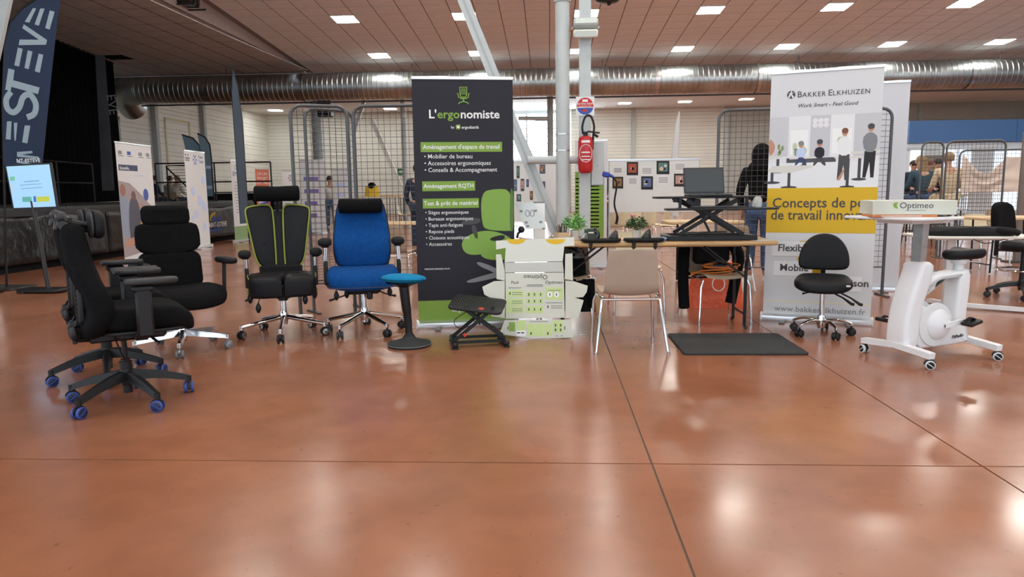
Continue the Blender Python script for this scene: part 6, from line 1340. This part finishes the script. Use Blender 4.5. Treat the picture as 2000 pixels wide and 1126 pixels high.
# sit-stand desk with a black coat
d0, d1 = G(1880, 600), G(1978, 612)
sd_ = thing('sit_stand_desk', 'pale sit-stand desk on a white column behind the exercise bike', 'desk', (at(1892, 456, 7.15).x, 7.15, 0), -8)
MB().pad(rrect(1.02, .62, .04), .024, .008, m=T(0, 0, .715), k=2).build('desk_top', 'warm_white', sd_)
MB().box((-.13, .06, .36), (.08, .06, .68), bev=.006).build('column', 'white_satin', sd_); MB().box((0, .0, .69), (.6, .06, .03)).build('frame_rail', 'white_satin', sd_, smooth=False)
MB().tube([(-.2, .3, .03), (-.13, .06, .035), (.45, -.22, .03)], 0, sq=(.035, .07)).build('foot_bar', 'white_plastic', sd_, smooth=False)
MB().lathe([(.002, -.02), (.035, -.02), (.035, .02), (.002, .02)], 14, T(-.1, -.02, .16) @ rot(90)).build('knob', 'white_satin', sd_)
MB().tube(spline([(-.02, -.1, .70), (.1, -.12, .65), (.25, -.1, .68), (.3, -.1, .70)], 5), .004, 6).build('cable', 'black_plastic', sd_)
ct = thing('folded_coat', 'folded black coat lying on the pale sit-stand desk', 'coat', (at(1888, 450, 7.05).x, 7.05, .7275), -8)
rr = []
for k, (sx, sy, z) in enumerate(((1, 1, 0), (1.03, 1.03, .015), (1.0, 1.0, .045), (.85, .82, .07), (.5, .5, .078))):
    rr.append([(.39*sx*math.copysign(abs(math.cos(i*PI/14))**.6, math.cos(i*PI/14))+.012*noise.noise(Vector((i, k, 3))), .17*sy*math.copysign(abs(math.sin(i*PI/14))**.7, math.sin(i*PI/14)), z+(.022*noise.noise(Vector((i*.6, k*.5, 8))) if k > 1 else 0)) for i in range(28)])
MB().rings(rr).build('coat_body', 'soft_black', ct); MB().tube(spline([(.2, -.14, .06), (.3, -.2, .05), (.36, -.19, .03)], 4), .03, 8).build('coat_sleeve', 'soft_black', ct)
# drafting chair at the right edge
dc = thing('drafting_chair', 'black drafting chair with chrome foot ring at the right edge', 'office chair', (5.08, 7.85, 0), 35)
star(dc, 'black_plastic', .33, 172-35, hubz=.15, tipz=.088, w0=.055, w1=.036, h0=.05, h1=.03, arch=.012, cast=dict(r=.03, htop=.08))
MB().cyl((0, 0, .08), (0, 0, .50), .028).build('gas_lift', 'black_plastic', dc)
MB().tube([(.25*math.cos(i*PI/14), .25*math.sin(i*PI/14), .30) for i in range(28)], .011, 8, closed=True).build('foot_ring', 'chrome', dc)
for q in range(3): MB().cyl((.03*math.cos(q*2.09), .03*math.sin(q*2.09), .30), (.25*math.cos(q*2.09), .25*math.sin(q*2.09), .30), .008, n=6).build('ring_spoke', 'chrome', dc)
MB().pad(smooth_poly([(-.23, .2), (-.25, -.05), (-.22, -.22), (-.1, -.26), (.1, -.26), (.22, -.22), (.25, -.05), (.23, .2)]), .10, .045, m=T(0, 0, .555)).build('seat', 'black_leather', dc)
MB().pad(smooth_poly([(-.22, -.18), (-.22, .1), (-.16, .22), (.16, .22), (.22, .1), (.22, -.18)]), .08, .035, fn=lambda p: Vector((p.x, .24-p.z-.5*p.x**2+.1*p.y, .80+p.y))).build('backrest', 'black_fabric', dc)
MB().box((0, .27, .58), (.06, .03, .3), bev=.008).box((0, .15, .50), (.06, .24, .03), bev=.006).build('back_bracket', 'black_plastic', dc)
MB().box((.02, -.263, .60), (.12, .003, .09), rot(0, 0, 0)).build('white_label', 'white_satin', dc, smooth=False)
# ================================================================== PEOPLE
def skin_mesh(J, E, m, name, parent, lv=1):
    me = bpy.data.meshes.new('s'); me.from_pydata([j[0] for j in J], E, []); o = bpy.data.objects.new('s', me); COL.objects.link(o)
    o.modifiers.new('k', 'SKIN'); sv = me.skin_vertices[0].data
    for i, j in enumerate(J):
        r_ = j[1]; sv[i].radius = r_ if isinstance(r_, tuple) else (r_, r_); sv[i].use_root = (i == 0)
    sb = o.modifiers.new('u', 'SUBSURF'); sb.levels = sb.render_levels = lv
    dg = bpy.context.evaluated_depsgraph_get(); nm = bpy.data.meshes.new_from_object(o.evaluated_get(dg)); bpy.data.objects.remove(o); nm.name = name
    nm.polygons.foreach_set('use_smooth', [True]*len(nm.polygons)); nm.materials.clear()
    return link(name, nm, m, parent)
def person(label, loc, rz, top, bot, hair, pose='stand', lean=0, long_hair=False, arms=None, group=None, h=1.0, shoes='dark_grey'):
    t = thing('person', label, 'person', loc, rz, group, h)
    V = Vector; sit = pose == 'sit'; pz = .52 if sit else .95; py = .06 if sit else 0; L = math.tan(R(lean))
    P = lambda x, y, z: V((x, y+py-(z-pz)*L, z))
    ch = pz+.40
    J = [(P(0, 0, pz), (.14, .11)), (P(0, 0, pz+.2), (.125, .10)), (P(0, 0, ch), (.15, .11)), (P(0, 0, ch+.13), .055), (P(0, -.02, ch+.20), .058), (P(0, -.03, ch+.28), .088), (P(0, -.02, ch+.36), .075)]
    E = [(0, 1), (1, 2), (2, 3), (3, 4), (4, 5), (5, 6)]
    tj, te = [(J[0][0], (.16, .13)), (J[1][0], (.15, .125)), (J[2][0], (.175, .135)), (P(0, .01, ch+.15), .078)], [(0, 1), (1, 2), (2, 3)]
    bj, be = [(J[0][0], (.155, .125))], []
    a_ = arms or ((.25, .03, -.27), (.24, -.12, -.48))
    for s in (-1, 1):
        sh, el, wr = P(s*.19, 0, ch+.06), P(s*a_[0][0], a_[0][1], ch+.06+a_[0][2]), P(s*a_[1][0], a_[1][1], ch+.06+a_[1][2])
        d = (wr-el).normalized(); hd = wr+d*.07; n = len(J)
        J += [(sh, .055), (el, .042), (wr, .03), (hd, (.038, .02))]; E += [(2, n), (n, n+1), (n+1, n+2), (n+2, n+3)]
        sd_v = d.orthogonal().normalized()
        for q in range(4):
            k_ = len(J); b0 = hd+sd_v*(.012*(q-1.5)*1.5); ln = (.055, .068, .064, .05)[q]
            J += [(b0+d*.03, .0085), (b0+d*(.03+ln*.6)+V((0, -.006, 0)), .008), (b0+d*(.03+ln)+V((0, -.016, 0)), .0065)]; E += [(n+3, k_), (k_, k_+1), (k_+1, k_+2)]
        k_ = len(J); J += [(wr+d*.03+sd_v*.035, .011), (wr+d*.07+sd_v*.055, .009)]; E += [(n+2, k_), (k_, k_+1)]
        m_ = len(tj); tj += [(sh, .075), (el, .058), (wr-d*.02, .044)]; te += [(2, m_), (m_, m_+1), (m_+1, m_+2)]
        hp = P(s*.09, 0, pz-.03)
        if sit: kn, an, to = V((s*.11, py-.40, pz+.0)), V((s*.11, py-.38, .10)), V((s*.11, py-.52, .05))
        else: kn, an, to = V((s*.10, -.02, .50)), V((s*.105, .03, .10)), V((s*.115, -.11, .05))
        n = len(J); J += [(hp, .085), (kn, .06), (an, .042), (to, .034)]; E += [(0, n), (n, n+1), (n+1, n+2), (n+2, n+3)]
        m_ = len(bj); bj += [(hp, .105), (kn, .078), (an+V((0, 0, .02)), .06)]; be += [(0, m_), (m_, m_+1), (m_+1, m_+2)]
        c = (an+to)/2; MB().rings([[(c.x+.045*w_*math.cos(i*PI/7), c.y-.01+.135*w_*math.sin(i*PI/7)*(1 if z < .06 else .8), z) for i in range(14)] for z, w_ in ((0, .95), (.02, 1.0), (.055, .9), (.09, .6))]).build('shoe', shoes, t)
    skin_mesh(J, E, 'skin', 'body', t); skin_mesh(tj, te, top, 'jacket', t); skin_mesh(bj, be, bot, 'trousers', t)
    hc = J[5][0]
    hb_ = MB().ell((hc.x, hc.y+.022, hc.z+.045), (.098, .105, .095), 16, 8)
    if long_hair: hb_.rings([[(hc.x+w_*math.cos(i*PI/7), hc.y+.06+dy+.05*math.sin(i*PI/7), hc.z+z) for i in range(14)] for z, w_, dy in ((.06, .06, 0), (0, .10, .0), (-.12, .11, .02), (-.28, .09, .04), (-.34, .03, .04))])
    hb_.build('hair', hair, t)
    for s in (-1, 1):
        MB().ell((hc.x+s*.092, hc.y+.0, hc.z+.0), (.014, .028, .034), 8, 6).build('ear', 'skin', t)
        MB().ell((hc.x+s*.034, hc.y-.083, hc.z+.015), (.014, .01, .009), 8, 6).build('eye', 'ink_black', t)
    MB().ell((hc.x, hc.y-.095, hc.z-.015), (.014, .02, .024), 8, 6).build('nose', 'skin', t); MB().ell((hc.x, hc.y-.085, hc.z-.05), (.026, .008, .007), 8, 6).build('mouth', mat('lip', (.35, .12, .10), .5), t)
    return t
hp_ = person('person in black hooded jacket, jeans and white trainers standing behind the wire panel', G(1478, 548), 155, 'black_fabric', 'denim', 'hair_dark', lean=6, shoes='white_satin')
MB().ell((0, -.045, 1.60), (.125, .13, .17), e=.9).ell((0, .03, 1.46), (.15, .12, .1)).build('hood', 'black_fabric', hp_)
def chair_for(loc, rz, lab): return shell_chair(lab, loc, rz, 'tan_shell', 'chairs of seated people')
def seated(label, px, Y, rz, top, bot, hair, long_hair=False, base=0, h=1.0, arms=((.25, -.05, -.25), (.2, -.3, -.32))):
    p = Vector((at(px, 380, Y).x, Y, base)); return person(label, p, rz, top, bot, hair, 'sit', 8, long_hair, arms, 'seated people', h)
seated('seated person in black jacket with white stripe behind the leftmost banner', 300, 24.0, 160, 'navy_cloth', 'navy_cloth', 'hair_dark', base=.55, h=1.0)
seated('seated person in checked shirt beside the stair railing', 331, 24.6, 150, 'check_cloth', 'navy_cloth', 'hair_dark', base=.55)
seated('seated person in white top nearest the pale dotted banner', 346, 24.2, 165, 'white_cloth', 'navy_cloth', 'hair_blond', base=.55)
pf = thing('platform', 'dark low platform under the seated people beyond the stage', 'platform', (at(325, 400, 24.3).x, 24.3, 0)); MB().box((0, 0, .27), (2.6, 1.9, .54), bev=.01).build('deck', 'stage_black', pf)
for px, Y, rz in ((300, 24.0, 160), (331, 24.6, 150), (346, 24.2, 165)):
    o = shell_chair('tan chair under the %s seated person beyond the stage' % {300: 'leftmost', 331: 'middle', 346: 'rightmost'}[px], (at(px, 380, Y).x, Y, .54), rz, 'tan_shell', 'chairs of seated people')
seated('seated person with long grey-blond hair in a dark teal jumper at right', 1798, 14.8, 185, 'teal_cloth', 'denim', 'hair_blond', True, .45, 1.02)
seated('seated person in cream jacket with blond hair beside the narrow wire panel', 1850, 14.1, 175, 'cream_cloth', 'cream_cloth', 'hair_blond', False, .45, 1.04)
seated('seated person with dark hair facing the group, farthest left at the right table', 1779, 18.3, 10, 'navy_cloth', 'navy_cloth', 'hair_dark', False, .5)
seated('seated person with dark curly hair between the two in light clothes', 1826, 17.3, 0, 'black_fabric', 'navy_cloth', 'hair_dark', False, .5)
seated('seated person with red-brown hair behind the grey-blond one', 1811, 18.7, 0, 'white_cloth', 'navy_cloth', mat('hair_red', (.16, .06, .03), .7), False, .52)
for px, Y, rz, b_ in ((1798, 14.8, 185, .45), (1850, 14.1, 175, .45), (1779, 18.3, 10, .5), (1826, 17.3, 0, .5), (1811, 18.7, 0, .52)):
    t = thing('bar_stool', 'dark high stool under the seated person, %s of the right group' % {1798: 'below the grey-blond one', 1850: 'below the cream jacket', 1779: 'at the far left', 1826: 'at the far right', 1811: 'at the far middle'}[px], 'stool', (at(px, 380, Y).x, Y+.05, 0), rz, 'stools of the right group')
    MB().pad(rrect(.36, .36, .08), .05, .02, m=T(0, 0, b_+.375), k=2).build('seat', 'dark_grey', t)
    for i in (-1, 1):
        for j in (-1, 1): MB().cyl((i*.14, j*.14, b_+.36), (i*.2, j*.2, 0), .013, n=6).build('leg', 'dark_grey', t)
    MB().tube([(.175, .175, .3), (-.175, .175, .3), (-.175, -.175, .3), (.175, -.175, .3)], .01, 6, closed=True).build('foot_rail', 'dark_grey', t)
person('person in dark navy top standing at the left edge of the charcoal banner', (at(818, 400, 14).x, 14.0, 0), 170, 'navy_cloth', 'navy_cloth', 'hair_dark')
person('small figure with brown hair and pale shirt far behind the first wire panel', (at(646, 400, 23).x, 23.0, 0), 20, 'white_cloth', 'denim', 'hair_dark')
person('person in dark clothes with blue collar far behind the electrical box', (at(1176, 400, 17).x, 17.0, 0), 165, 'black_fabric', 'navy_cloth', 'hair_dark')
for i, (px, Y, w_, top, lab) in enumerate(((612, 21.0, .75, 312, 'pale banner with violet blocks behind the first wire panel'), (672, 22.5, .7, 330, 'blue and white stand panel far behind the wire panels'))):
    t, W, Hh, F = rollup('rollup_banner', lab, (at(px, 400, Y).x-w_/2, Y, 0), (at(px, 400, Y).x+w_/2, Y, 0), at(px, top, Y).z, 'white_print', group='banners farther back')
    for k in range(4): flat('print_band', rect(-W*.35, Hh*(.2+.17*k), W*(.1+.2*rnd.random()), Hh*(.2+.17*k)+.12), pm('violet', 120, 105, 170) if i == 0 else 'ink_paleblue', t, F)
